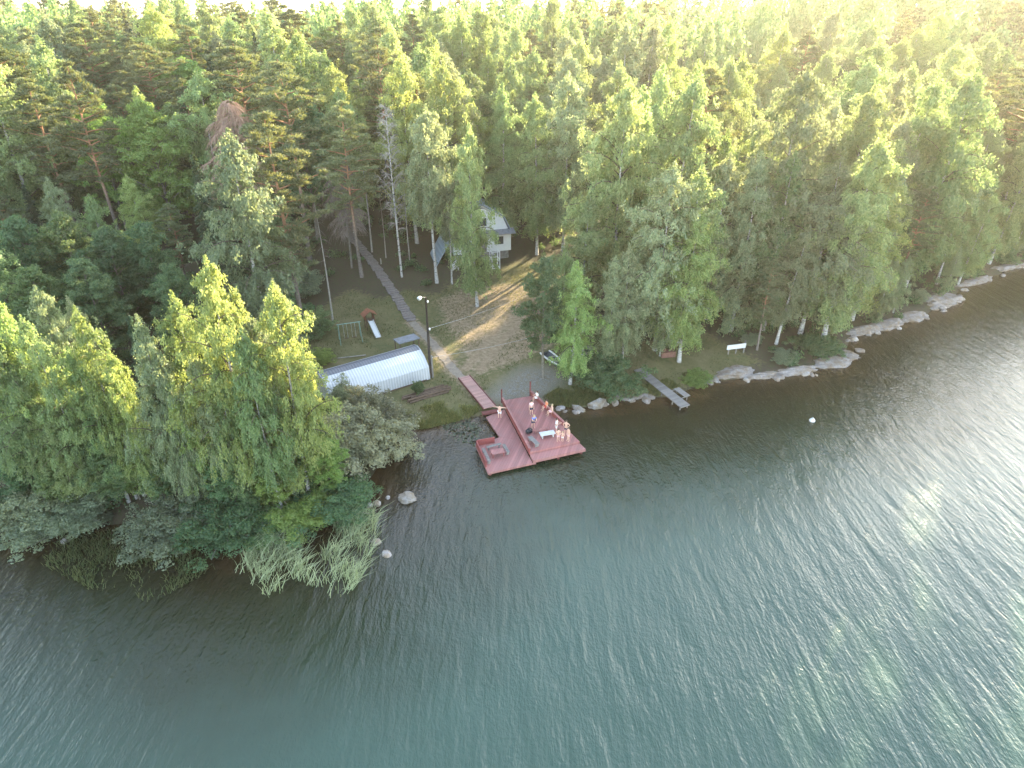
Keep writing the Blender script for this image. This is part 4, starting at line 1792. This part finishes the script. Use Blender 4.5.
# loose stones strewn along the rocky shore
ST = [(704, 381), (716, 381), (748, 379), (778, 378), (812, 374), (842, 361), (852, 352), (853, 341), (872, 334), (900, 327), (926, 317), (938, 310), (952, 304),
      (958, 296), (963, 289), (985, 281), (1000, 275), (1018, 266), (610, 403), (630, 401), (648, 399), (571, 411), (560, 409)]
for k, (x, y) in enumerate(ST):
    for q in range(3):
        p = at(x + random.uniform(-8, 8), y + random.uniform(-1.5, 1.8))
        c = random.uniform(.18, .5)
        rock('shore_stone', (p.x, p.y, max(p.z, 0) + c * .1), (c * random.uniform(1.1, 1.9), c * random.uniform(.8, 1.2), c * .75), 'loose grey stone lying at the water along the right shore',
             random.choice(['granite', 'shore_rock', 'shore_rock']), 200 + k * 3 + q, 'stone', 'loose stones along the right shore', random.uniform(0, 3), 2)

# ------------------------------------------------------------------ trees one can point at
def topat(x, y, H):
    d = ray(x, y)
    P = d[None, :] * TS[:, None]
    h = HCAM + P[:, 2] - (terr(P[:, 0], P[:, 1]) + H)
    k = int(np.argmax(h < 0))
    t0, t1, a, b = TS[k - 1], TS[k], h[k - 1], h[k]
    t = t0 + (t1 - t0) * a / (a - b + 1e-9)
    X, Y = d[0] * t, d[1] * t
    return Vector((X, Y, gz(X, Y)))


BASE = {'narrow tree nearest the dock': (543, 378), 'by the rowing boat': (570, 384), 'in the middle of the yard group': (604, 370),
        'at the right of the yard group': (622, 366), 'birch behind the dark narrow tree': (581, 332), 'tucked behind the dark': (560, 342),
        'tall grey green birch behind the jetty': (655, 350), 'golden tip behind the jetty': (676, 344), 'by the red hearth': (679, 362),
        'beside the jetty': (660, 356), 'between the yard group and': (642, 330), 'pine by the white board': (757, 350),
        'right of the track': (752, 318), 'tall birch with bright tip': (822, 344), 'left of the tall bright': (800, 334),
        'above the willow scrub': (776, 344), 'leaning right': (826, 328), 'behind the leaning one': (852, 320), 'pine at the right shore': (893, 304),
        'above the headland': (936, 284), 'end of the headland': (958, 284), 'leaning white stems': (826, 338), 'largest of the shore clump': (103, 456),
        'second in the left shore clump': (122, 436), 'lower branches by the stairway': (362, 277), 'leafless white birch standing': (402, 277),
        'tall grey green birch left of the cabin': (437, 283), 'hanging over the front of the cabin': (466, 283), 'bare pale trunk behind the leaning': (372, 252), 'bare white trunk behind the pines': (302, 215), 'dead stem at the edge of the lawn': (333, 322), 'bare stem right of the leafless': (410, 262), 'between the stairway and the leafless': (386, 258), 'white trunk left of the cabin': (452, 284),
        'twin pale trunks': (606, 232), 'dead grey tree': (352, 268), 'sunlit yellow birch at the right': (318, 475)}
T = [
    # left cluster of birches at the shore
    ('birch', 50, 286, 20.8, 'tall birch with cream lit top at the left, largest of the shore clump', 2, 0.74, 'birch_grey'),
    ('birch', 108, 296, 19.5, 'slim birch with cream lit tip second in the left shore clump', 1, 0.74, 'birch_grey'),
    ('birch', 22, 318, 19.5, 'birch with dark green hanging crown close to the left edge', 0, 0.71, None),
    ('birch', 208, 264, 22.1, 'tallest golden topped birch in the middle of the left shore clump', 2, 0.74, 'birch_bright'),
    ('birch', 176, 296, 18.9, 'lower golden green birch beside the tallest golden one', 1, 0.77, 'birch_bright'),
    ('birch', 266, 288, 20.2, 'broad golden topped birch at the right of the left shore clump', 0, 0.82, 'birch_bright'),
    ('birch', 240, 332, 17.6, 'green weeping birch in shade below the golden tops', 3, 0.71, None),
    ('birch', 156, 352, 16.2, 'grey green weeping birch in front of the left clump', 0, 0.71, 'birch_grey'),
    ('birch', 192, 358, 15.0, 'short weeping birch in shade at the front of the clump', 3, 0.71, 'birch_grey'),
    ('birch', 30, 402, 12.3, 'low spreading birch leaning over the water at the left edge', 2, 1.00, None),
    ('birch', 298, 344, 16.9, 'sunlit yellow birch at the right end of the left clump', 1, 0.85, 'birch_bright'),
    ('birch', -14, 336, 19.5, 'birch half outside the left edge of the view', 2, 0.77, None),
    ('birch', 70, 352, 16.2, 'shaded birch with white leaning trunk in the left clump', 4, 0.82, None),
    ('birch', 128, 402, 13.0, 'shaded low birch over the boulders at the left shore', 0, 0.74, 'birch_grey'),
    # front thicket of the left cluster
    ('aspen', 168, 420, 7.9, 'grey green alder leaning over the left shore', 0, 1.16, 'willow_leaf'),
    ('aspen', 222, 440, 7.4, 'round grey green alder in the front thicket', 1, 1.10, 'alder_leaf'),
    ('aspen', 190, 468, 5.5, 'low grey green willow by the water in the front thicket', 2, 1.32, 'willow_leaf'),
    ('aspen', 122, 452, 5.2, 'bright green rounded bush over the grey boulders', 1, 1.16, 'bright_leaf'),
    ('aspen', 262, 448, 6.9, 'bright green maple like bush in the thicket above the reeds', 0, 1.16, 'bright_leaf'),
    ('aspen', 322, 432, 7.4, 'bright green leafy tree at the point above the reed bed', 1, 1.16, 'bright_leaf'),
    ('aspen', 245, 490, 4.6, 'dark green bush at the water behind the reed bed', 2, 1.32, 'alder_leaf'),
    ('aspen', 285, 395, 10.0, 'dense green alder under the yellow birch', 1, 1.04, 'aspen_leaf'),
    ('aspen', 150, 455, 6.5, 'shaded green alder between the bright bush and the grey willow', 0, 1.21, 'alder_leaf'),
    ('aspen', 205, 412, 8.8, 'tall grey green alder in the heart of the front thicket', 2, 1.21, 'willow_leaf'),
    ('aspen', 92, 430, 7.8, 'dark alder at the foot of the leaning white trunk', 1, 1.21, 'alder_leaf'),
    ('aspen', 48, 452, 6.7, 'dark green alder behind the grey bushes at the left shore', 0, 1.32, 'aspen_leaf'),
    ('aspen', 4, 448, 6.7, 'dark alder at the very left edge above the grey bush', 2, 1.32, 'alder_leaf'),
    ('bush', 218, 500, 3.2, 'dark low bush at the water left of the reeds', 0, 1.54, 'alder_leaf'),
    ('bush', 180, 502, 2.8, 'grey green low bush at the water right of the boulders', 2, 1.54, 'willow_leaf'),
    ('bush', 296, 496, 3.0, 'green low bush in front of the maple like bush', 1, 1.76, 'bright_leaf'),
    ('bush', 332, 490, 2.6, 'green low bush at the inner end of the reeds', 2, 1.65, 'alder_leaf'),
    ('bush', 258, 512, 2.4, 'dark low bush standing at the middle of the reeds', 1, 1.76, 'aspen_leaf'),
    ('bush', 14, 490, 3.4, 'grey willow bush over the water at the left edge', 0, 1.38, 'willow_leaf'),
    ('bush', 60, 502, 2.8, 'grey willow bush second from the left edge at the shore', 2, 1.43, 'willow_leaf'),
    ('bush', 98, 512, 2.2, 'small grey willow bush beside the bright green bush', 1, 1.43, 'willow_leaf'),
    ('bush', 364, 396, 4.2, 'pale cream willow bush in front of the white shed', 0, 1.10, 'pale_leaf'),
    ('bush', 384, 408, 2.9, 'pale cream willow bush at the water right of the left thicket', 1, 1.21, 'pale_leaf'),
    ('bush', 350, 420, 4.6, 'pale green willow bush at the point below the shed', 2, 1.04, 'pale_leaf'),
    ('bush', 345, 380, 4.4, 'thin silvery bush covering the shed wall', 1, 0.88, 'willow_leaf'),
    ('bush', 417, 378, 2.1, 'small dark sapling standing against the shed wall', 1, 0.61, 'alder_leaf'),
    ('bush', 318, 350, 1.8, 'round green shrub behind the left end of the shed', 0, 1.10, 'bright_leaf'),
    ('bush', 606, 360, 3.0, 'dense dark green bush on the shore right of the dock', 2, 1.26, 'alder_leaf'),
    ('bush', 668, 365, 1.9, 'dark green shrub beside the jetty', 0, 1.10, 'alder_leaf'),
    ('bush', 697, 372, 1.5, 'bright grass green shrub at the water between jetty and rock', 0, 1.43, 'bright_leaf'),
    ('bush', 786, 352, 1.3, 'grey green willow scrub on the rock ledge, left part', 0, 1.65, 'willow_leaf'),
    ('bush', 822, 338, 2.0, 'green willow scrub on the rock point', 2, 1.43, 'alder_leaf'),
    ('bush', 753, 332, 1.8, 'grey green bush behind the white board', 1, 1.21, 'willow_leaf'),
    # centre group at the edge of the yard
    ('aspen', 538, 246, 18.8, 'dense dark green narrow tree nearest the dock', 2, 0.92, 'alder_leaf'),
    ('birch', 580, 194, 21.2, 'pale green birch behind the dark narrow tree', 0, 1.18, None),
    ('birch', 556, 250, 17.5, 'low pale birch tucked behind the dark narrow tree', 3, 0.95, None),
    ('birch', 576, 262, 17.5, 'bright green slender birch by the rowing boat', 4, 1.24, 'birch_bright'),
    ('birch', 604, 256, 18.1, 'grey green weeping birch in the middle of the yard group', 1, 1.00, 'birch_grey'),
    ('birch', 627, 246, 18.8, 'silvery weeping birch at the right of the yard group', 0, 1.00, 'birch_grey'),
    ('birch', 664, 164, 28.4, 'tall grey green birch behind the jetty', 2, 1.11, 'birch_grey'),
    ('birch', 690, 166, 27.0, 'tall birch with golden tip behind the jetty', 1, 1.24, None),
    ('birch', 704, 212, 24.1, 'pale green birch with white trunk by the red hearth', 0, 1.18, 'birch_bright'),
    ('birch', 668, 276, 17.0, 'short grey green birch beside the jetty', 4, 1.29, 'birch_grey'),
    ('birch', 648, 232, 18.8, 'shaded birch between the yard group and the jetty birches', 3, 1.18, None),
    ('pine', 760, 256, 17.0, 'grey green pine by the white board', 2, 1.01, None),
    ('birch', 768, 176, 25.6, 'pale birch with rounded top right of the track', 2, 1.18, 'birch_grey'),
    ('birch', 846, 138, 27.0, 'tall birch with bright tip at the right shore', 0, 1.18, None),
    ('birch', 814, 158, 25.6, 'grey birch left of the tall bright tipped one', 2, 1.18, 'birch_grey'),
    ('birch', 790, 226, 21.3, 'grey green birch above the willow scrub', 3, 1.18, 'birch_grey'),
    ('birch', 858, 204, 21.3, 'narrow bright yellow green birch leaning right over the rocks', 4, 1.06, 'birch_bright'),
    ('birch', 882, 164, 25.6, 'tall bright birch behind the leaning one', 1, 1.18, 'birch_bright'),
    ('pine', 914, 184, 21.3, 'grey green pine at the right shore', 0, 0.97, None),
    ('birch', 962, 176, 22.7, 'birch with pale trunk above the headland', 3, 1.11, None),
    ('birch', 984, 192, 19.9, 'shorter birch at the right end of the headland', 0, 1.11, None),
    ('birch', 830, 262, 17.0, 'low birch with leaning white stems at the rocks', 4, 1.29, None),
    # behind the yard, left
    ('birch', 472, 128, 23.8, 'birch with golden tip beside the cabin', 1, 0.85, None),
    ('birch', 478, 166, 20.0, 'big weeping birch hanging over the front of the cabin', 5, 0.8, 'birch_grey'),
    ('birch', 448, 168, 19.4, 'weeping birch with white trunk left of the cabin', 5, 0.8, 'birch_grey'),
    ('birch', 424, 106, 28.0, 'tall grey green birch left of the cabin', 5, 0.9, 'birch_grey'),
    ('bare_birch', 390, 100, 28.0, 'leafless white birch standing beside the board stairway', 0, 0.81, None),
    ('snag', 352, 128, 25.2, 'thin bare pale trunk behind the leaning pine', 0, 0.90, None),
    ('snag', 292, 76, 29.4, 'tall bare white trunk behind the pines', 0, 0.90, None),
    ('snag', 318, 196, 14.0, 'thin dead stem at the edge of the lawn', 0, 0.90, None),
    ('snag', 408, 170, 18.2, 'thin bare stem right of the leafless birch', 0, 0.90, None),
    ('snag', 376, 190, 16.8, 'thin bare stem between the stairway and the leafless birch', 0, 0.90, None),
    ('pine', 340, 100, 28.0, 'tall pine with golden top and dead lower branches by the stairway', 0, 1.03, None),
    ('dead', 346, 150, 21.7, 'dead grey tree with hanging twigs beside the stairway', 0, 1.2, 'dead_twig'),
    ('pine', 264, 112, 26.6, 'dark pine with golden tip left of the leaning pine', 2, 1.17, None),
    ('birch', 228, 136, 25.2, 'large grey green weeping birch behind the left clump', 0, 1.12, 'birch_grey'),
    ('dead', 226, 96, 23.8, 'dead brown tree with bushy twigs in the left forest', 0, 1.35, 'dead_brown'),
    ('spruce', 190, 152, 21.0, 'grey green spruce left of the large weeping birch', 0, 0.99, None),
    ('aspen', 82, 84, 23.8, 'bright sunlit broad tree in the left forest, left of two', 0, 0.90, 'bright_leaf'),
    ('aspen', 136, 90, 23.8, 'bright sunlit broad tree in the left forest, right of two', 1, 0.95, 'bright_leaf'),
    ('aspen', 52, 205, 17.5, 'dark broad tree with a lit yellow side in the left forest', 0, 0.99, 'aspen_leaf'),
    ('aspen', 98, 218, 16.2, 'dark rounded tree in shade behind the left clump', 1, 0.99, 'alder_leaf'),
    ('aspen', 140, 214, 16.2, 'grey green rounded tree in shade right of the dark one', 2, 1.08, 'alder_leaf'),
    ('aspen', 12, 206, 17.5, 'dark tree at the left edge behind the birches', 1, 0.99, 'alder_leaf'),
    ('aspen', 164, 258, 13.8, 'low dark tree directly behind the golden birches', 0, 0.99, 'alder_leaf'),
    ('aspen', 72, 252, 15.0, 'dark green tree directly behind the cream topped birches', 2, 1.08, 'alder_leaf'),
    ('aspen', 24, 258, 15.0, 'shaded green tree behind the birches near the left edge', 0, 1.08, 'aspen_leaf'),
    ('bush', 292, 262, 5.0, 'grey shrub under the pines left of the lawn', 1, 1.30, 'willow_leaf'),
    ('bush', 305, 312, 3.4, 'dark green thicket at the left end of the lawn', 0, 1.20, 'alder_leaf'),
    ('bush', 270, 300, 4.0, 'dark shrub behind the golden birches at the lawn edge', 2, 1.20, 'alder_leaf'),
    # behind the yard, right
    ('birch', 618, 62, 31.1, 'very tall birch with twin pale trunks behind the clearing', 5, 0.86, None),
    ('birch', 570, 76, 27.0, 'dark green birch in shade behind the cabin', 2, 0.95, 'birch_grey'),
    ('birch', 540, 96, 24.3, 'shaded birch directly right of the cabin roof', 0, 0.95, None),
    ('birch', 512, 60, 27.0, 'sunlit birch behind the cabin roof', 0, 0.90, None),
    ('birch', 704, 68, 29.7, 'large round topped birch right of the track', 2, 0.99, 'birch_grey'),
    ('birch', 736, 60, 28.4, 'tall lit birch behind the large round topped one', 0, 0.95, None),
]
for (kind, x, y, H, lab, var, wide, leaf) in T:
    p = None
    for k_, (bx, by) in BASE.items():
        if k_ in lab:
            p = at(bx, by)
            H = top_height(p, y + 3)
    if p is None:
        p = topat(x, y, H)
        while sdist(p.x, p.y) < (1.6 if kind != 'bush' else .2):
            H *= .96
            p = topat(x, y, H)
    plant(kind, p, H, lab, None, var, wide * (1.0 if kind != 'bush' else 1.1), leaf)

# slanting birch stems are trunks of their own crown; lean those at the right shore
for o in list(COL.objects):
    lb = o.get('label', '')
    if 'leaning right' in lb or 'leaning white stems' in lb:
        o.rotation_euler = (0, R(9), 0)
    if 'leaning over the water at the left edge' in lb:
        o.rotation_euler = (R(10), 0, 1.0)

for (x, y, H, lf) in [(-6, 300, 19, 'birch_bright'), (75, 310, 18, 'birch_bright'), (140, 318, 18, 'birch_grey'), (88, 372, 14, 'birch_leaf'), (48, 392, 13, 'birch_grey'),
                      (172, 376, 13.5, 'birch_bright'), (216, 366, 14.5, 'birch_leaf'), (262, 352, 15, 'birch_grey'), (112, 352, 15, 'birch_bright'), (8, 362, 15, 'birch_leaf')]:
    p = topat(x, y, H)
    while sdist(p.x, p.y) < 1.8:
        H *= .96
        p = topat(x, y, H)
    plant('birch', p, H, 'slender shaded birch packed among the others inside the left shore clump', 'slender birches inside the left shore clump', 1 + (int(H * 2) % 2) * 3, .74, lf)

# ------------------------------------------------------------------ the forest behind
NT = NOTREE


def lane_d(X, Y):
    return seg_d(np.asarray(X), np.asarray(Y), LIGHTLANE)


pts = []
cand = 0
grid = {}


def near_ok(x, y, r):
    c = 4.0
    i, j = int(x // c), int(y // c)
    k = int(r // c) + 1
    for a in range(i - k, i + k + 1):
        for b in range(j - k, j + k + 1):
            for (px, py) in grid.get((a, b), ()):
                if (px - x) ** 2 + (py - y) ** 2 < r * r:
                    return False
    return True


def gadd(x, y):
    grid.setdefault((int(x // 4), int(y // 4)), []).append((x, y))


for q in TREES:
    gadd(*q)
NC = 16000
ty_ = 46 + 330 * rng.uniform(0, 1, NC) ** .75
tx_ = (rng.uniform(-1, 1, NC)) * (ty_ * .98 + 18)
sd_ = sdist(tx_, ty_)
nd = poly_d(tx_, ty_, NT)
ld = lane_d(tx_, ty_)
order = np.argsort(ty_)
FOREST = []
for i in order:
    x, y = float(tx_[i]), float(ty_[i])
    if sd_[i] < 2.5 or nd[i] > -1.5 or ld[i] < 8.0:
        continue
    r = 6.0 + max(0, y - 90) * .016
    if not near_ok(x, y, r):
        continue
    gadd(x, y)
    FOREST.append((x, y))

# young trees crowd the water's edge at the right
for _ in range(1500):
    y = random.uniform(62, 125)
    x = random.uniform(24, 110)
    d = float(sdist(np.array([x]), np.array([y]))[0])
    if not (1.2 < d < 11) or float(poly_d(np.array([x]), np.array([y]), NT)[0]) > -1 or not near_ok(x, y, 3.1):
        continue
    px = pix(x, y, 5)[0]
    if px > 1080 or px < 722:
        continue
    gadd(x, y)
    H = random.uniform(7, 11) if d < 4 else random.uniform(16, 24)
    u = random.random()
    if d < 3.2 and u < .45:
        plant('bush', (x, y, gz(x, y)), random.uniform(2, 3.4), 'grey green willow bush at the edge of the right shore', 'willow bushes along the right shore', None, 1.3, random.choice(['willow_leaf', 'alder_leaf']))
    else:
        plant('birch', (x, y, gz(x, y)), H, 'young birch crowding the water of the right shore', 'young birches along the right shore', random.choice([1, 4, 6, 6, 6]), random.uniform(.85, 1.1), random.choice([None, 'birch_grey', 'birch_grey', 'birch_bright']))

ZONES = [('left', 'in the dark forest at the left behind the shore clump'), ('mid', 'in the forest behind the lawn and the cabin'),
         ('right', 'in the sunlit forest right of the dirt track')]
DESC = {'birch': ('pale green birch', 'birches'), 'pine': ('pine with grey green needles', 'pines'), 'aspen': ('leafy broadleaf tree', 'broadleaf trees'),
        'spruce': ('narrow dark spruce', 'spruces')}
count = {}
far = []
for (x, y) in FOREST:
    px, py = pix(x, y, gz(x, y) + 14)
    if px < -90 or px > 1110 or py < -60:
        if y < 200 and abs(px - 512) < 760:
            pass
        else:
            continue
    left = px < 330
    zone = 0 if px < 330 else (1 if px < 640 else 2)
    u = random.random()
    if zone == 0:
        kind = 'pine' if u < .38 else ('birch' if u < .72 else ('aspen' if u < .94 else 'spruce'))
    elif zone == 1:
        kind = 'birch' if u < .68 else ('pine' if u < .88 else ('aspen' if u < .95 else 'spruce'))
    else:
        kind = 'birch' if u < .80 else ('pine' if u < .93 else 'aspen')
    H = {'birch': 26, 'pine': 25.5, 'aspen': 22, 'spruce': 22}[kind] * random.uniform(.76, 1.18)
    if y < 95 and px < 330:
        H *= .6
    if y > 185:
        far.append((kind, x, y, H))
        continue
    inview = -40 < px < 1064
    if not inview and y > 150:
        far.append((kind, x, y, H))
        continue
    d0, d1 = DESC[kind]
    zt = ZONES[zone][1]
    leaf = None
    if kind == 'birch':
        leaf = random.choice([None, None, 'birch_grey', 'birch_bright'])
    elif kind == 'aspen':
        leaf = random.choice([None, 'alder_leaf', 'bright_leaf'])
    plant(kind, (x, y, gz(x, y)), H, d0 + ' ' + zt, d1 + ' ' + zt, None if kind != 'birch' else random.choice([0, 1, 2, 3, 4]), random.uniform(.92, 1.28), leaf)
    count[kind] = count.get(kind, 0) + 1
print('FOREST', count, 'far', len(far))

# far wood as one mass: fewer, larger leaves per tree
for mname, kinds in (('birch_leaf', ('birch', 'aspen')), ('pine_leaf', ('pine', 'spruce'))):
    VV = []
    for (kind, x, y, H) in far:
        if kind not in kinds:
            continue
        tm, cm, h0, raw = random.choice(PROTO[kind])
        V = raw[0].reshape(-1, 4, 3)
        sel = rng.choice(len(V), 1500, replace=False)
        Q = V[sel]
        c = Q.mean(1, keepdims=True)
        Q = c + (Q - c) * (3.2 if kind in ('birch', 'aspen') else 3.2)
        a = random.uniform(0, 6.28)
        ca_, sa_ = math.cos(a), math.sin(a)
        s = H / h0
        w = s * random.uniform(.95, 1.25)
        X = (Q[..., 0] * ca_ - Q[..., 1] * sa_) * w + x
        Y = (Q[..., 0] * sa_ + Q[..., 1] * ca_) * w + y
        Z = Q[..., 2] * s + gz(x, y)
        VV.append(np.stack([X, Y, Z], -1).reshape(-1, 3))
    if VV:
        V = np.concatenate(VV)
        me = np_mesh('distant_forest', V, np.arange(len(V)).reshape(-1, 4))
        o = link('distant_forest', me, M[mname])
        tag(o, 'far off birch wood closing the horizon' if kinds[0] == 'birch' else 'far off pine wood closing the horizon', 'forest', None, 'stuff')


# ------------------------------------------------------------------ grass, reeds, undergrowth (uncountable)
def blades(name, P, hgt, wid, lean, m, label, cat='grass', bend=.35, wind=(0, 0)):
    n_ = len(P)
    P = np.asarray(P)
    az = rng.uniform(0, 6.28, n_)
    h = rng.uniform(hgt[0], hgt[1], n_)
    d = np.stack([np.cos(az) * lean + wind[0], np.sin(az) * lean + wind[1], np.ones(n_)], 1) + rng.normal(size=(n_, 3)) * .1
    s = np.stack([-np.sin(az + 1), np.cos(az + 1), np.zeros(n_)], 1) * wid / 2
    mid = P + d * (h * .55)[:, None]
    tip = P + d * h[:, None] + np.stack([np.cos(az) * bend + wind[0], np.sin(az) * bend + wind[1], -np.ones(n_) * bend * .4], 1) * (h * .4)[:, None]
    V = np.stack([P - s, P + s, mid + s * .8, tip, mid - s * .8], 1).reshape(-1, 3)
    me = np_mesh(name, V, np.arange(len(V)).reshape(-1, 5))
    o = link(name, me, M[m])
    tag(o, label, cat, None, 'stuff')
    return o


def scatter_poly(poly, n_, jitter=0):
    P = np.array(poly)
    lo, hi = P.min(0), P.max(0)
    X = rng.uniform(lo[0], hi[0], n_)
    Y = rng.uniform(lo[1], hi[1], n_)
    k = poly_d(X, Y, poly) > 0
    return X[k], Y[k]


# lawn tufts
X, Y = scatter_poly(CLEAR, 90000)
cl = wob(X, Y, .5) + wob(X, Y, 1.3) * .6 + rng.normal(size=len(X)) * .35
keep = (cl > .05) & (seg_d(X, Y, PATHW) > .9) & (poly_d(X, Y, GRAVEL) < -.3) & (sdist(X, Y) > .2) & (seg_d(X, Y, TRACK) > 1.5)
X, Y = X[keep], Y[keep]
blades('lawn_grass', np.stack([X, Y, terr(X, Y)], 1), (.10, .30), .06, .35, 'grass', 'short dry grass of the lawn in the clearing')
# lush strip at the water left of the gangway, and right of the dock
strip = [g2(*q) for q in [(398, 428), (402, 412), (440, 402), (475, 396), (486, 408), (470, 418), (440, 430)]]
X, Y = scatter_poly(strip, 26000)
k = (sdist(X, Y) > -.25) & (wob(X, Y, 1.3) + rng.normal(size=len(X)) * .3 > .12) & (sdist(X, Y) + wob(X, Y, .8) * 1.5 < 2.4)
X, Y = X[k], Y[k]
blades('shore_grass', np.stack([X, Y, np.maximum(terr(X, Y), 0)], 1), (.2, .6), .06, .4, 'shore_grass', 'lush yellow green grass along the water left of the gangway')
strip = [g2(*q) for q in [(542, 398), (560, 388), (610, 385), (650, 385), (690, 372), (700, 380), (660, 396), (620, 402), (560, 409)]]
X, Y = scatter_poly(strip, 22000)
k = (sdist(X, Y) > -.1) & (wob(X, Y, .8) > -.35)
X, Y = X[k], Y[k]
blades('bank_grass', np.stack([X, Y, np.maximum(terr(X, Y), 0)], 1), (.15, .5), .06, .4, 'grass', 'rough grass on the bank between dock and jetty')
# reeds
reed = [flat(*q) for q in [(222, 545), (262, 538), (318, 520), (362, 500), (374, 506), (376, 548), (354, 590), (332, 603), (300, 586), (270, 598), (238, 586)]]
X, Y = scatter_poly(reed, 8000)
k = (wob(X, Y, .9) + .5 * wob(X, Y, 2.1) + rng.normal(size=len(X)) * .22) > .12
X, Y = X[k], Y[k]
blades('reed_bed', np.stack([X, Y, np.full(len(X), -.05)], 1), (.8, 2.3), .055, .30, 'reed', 'pale dry reeds standing in the water below the bright green trees', 'reeds', .5, (.28, .08))
sed = [flat(*q) for q in [(40, 545), (120, 530), (200, 545), (236, 560), (150, 604), (90, 590), (30, 560)]]
X, Y = scatter_poly(sed, 8000)
k = (wob(X, Y, .7) + .5 * wob(X, Y, 1.7) + rng.normal(size=len(X)) * .3) > .0
X, Y = X[k], Y[k]
blades('sedge_bed', np.stack([X, Y, np.full(len(X), -.05)], 1), (.4, 1.1), .05, .2, 'sedge', 'sparse dark sedge in the shallow water at the left', 'sedge', .5, (.25, -.1))
pad = [flat(*q) for q in [(440, 425), (470, 418), (482, 430), (474, 446), (455, 440)]]
X, Y = scatter_poly(pad, 420)
V, F = leaf_quads(np.stack([X, Y, np.full(len(X), .02)], 1), rng.uniform(.2, .42, len(X)), rng.uniform(.16, .36, len(X)), rdir(len(X)) * np.array([1, 1, 0]), np.tile([0, 0, 1.0], (len(X), 1)))
o = link('water_plants', np_mesh('water_plants', V, F), M['willow_leaf'])
tag(o, 'floating water plants in the bay beside the dock', 'water plants', None, 'stuff')

# undergrowth on the forest floor near the shore and round the yard
NU = 1500
uy = rng.uniform(42, 150, NU)
ux = rng.uniform(-1, 1, NU) * (uy * .95)
k = (sdist(ux, uy) > .8) & (poly_d(ux, uy, NT) < .2) & (lane_d(ux, uy) > 2.2)
ux, uy = ux[k], uy[k]
VV = []
for x, y in zip(ux, uy):
    raw = random.choice(PROTO['bush'])[3]
    V = raw[0].reshape(-1, 4, 3)
    Q = V[rng.choice(len(V), 190, replace=False)]
    c = Q.mean(1, keepdims=True)
    s = random.uniform(.22, .6)
    Q = c * s + (Q - c) * 2.0
    Q = Q + np.array([x, y, gz(x, y)])
    VV.append(Q.reshape(-1, 3))
V = np.concatenate(VV)
o = link('undergrowth', np_mesh('undergrowth', V, np.arange(len(V)).reshape(-1, 4)), M['alder_leaf'])
tag(o, 'low leafy undergrowth on the forest floor', 'undergrowth', None, 'stuff')

# ------------------------------------------------------------------ haze
HAZE = 0.00015
if HAZE > 0:
    mb = MB()
    mb.box((0, 1150, 28), (3950, 2600, 68))
    hm_, nt = newmat('haze')
    pv = N(nt, 'ShaderNodeVolumePrincipled')
    pv.inputs['Color'].default_value = (1.0, .93, .80, 1)
    pv.inputs['Density'].default_value = HAZE
    pv.inputs['Anisotropy'].default_value = .55
    o_ = nt.nodes.new('ShaderNodeOutputMaterial')
    nt.links.new(pv.outputs[0], o_.inputs['Volume'])
    hz = mb.build('haze', hm_)
    tag(hz, kind='stuff')

# ------------------------------------------------------------------ light
world = bpy.data.worlds.new('World')
SC.world = world
world.use_nodes = True
nt = world.node_tree
nt.nodes.clear()
sky = N(nt, 'ShaderNodeTexSky', sky_type='NISHITA')
sky.sun_disc = False
sky.sun_elevation = SUN_EL
sky.sun_rotation = SUN_AZ
sky.altitude = 60
sky.air_density = 1.0
sky.dust_density = .7
bg = N(nt, 'ShaderNodeBackground')
bg.inputs['Strength'].default_value = .15
hsv = N(nt, 'ShaderNodeHueSaturation')
hsv.inputs['Saturation'].default_value = .72
nt.links.new(sky.outputs[0], hsv.inputs['Color'])
nt.links.new(hsv.outputs[0], bg.inputs[0])
wo = N(nt, 'ShaderNodeOutputWorld')
nt.links.new(bg.outputs[0], wo.inputs[0])
sl_ = bpy.data.lights.new('sun', 'SUN')
sl_.energy = 4.3
sl_.angle = R(.5)
sl_.color = (1.0, .82, .52)
so_ = bpy.data.objects.new('sun', sl_)
COL.objects.link(so_)
dirv = Vector((math.sin(SUN_AZ) * math.cos(SUN_EL), math.cos(SUN_AZ) * math.cos(SUN_EL), math.sin(SUN_EL)))
so_.rotation_euler = dirv.to_track_quat('Z', 'Y').to_euler()

# ------------------------------------------------------------------ camera and render settings
cam = bpy.data.cameras.new('camera')
cam.sensor_fit = 'HORIZONTAL'
cam.sensor_width = 36
cam.lens = 36 * FPX / 1024
cam.clip_end = 6000
cam.clip_start = .5
co = bpy.data.objects.new('camera', cam)
COL.objects.link(co)
co.location = (0, 0, HCAM)
co.rotation_euler = (R(90) - PITCH, 0, 0)
SC.camera = co
SC.view_settings.view_transform = 'Standard'
SC.view_settings.look = 'None'
SC.view_settings.gamma = 1
SC.view_settings.exposure = 3.08
SC.render.engine = 'CYCLES'
SC.cycles.use_denoising = True
SC.cycles.max_bounces = 6
SC.cycles.diffuse_bounces = 3
SC.cycles.glossy_bounces = 2
SC.cycles.transmission_bounces = 3
SC.cycles.volume_bounces = 0
SC.cycles.use_adaptive_sampling = True
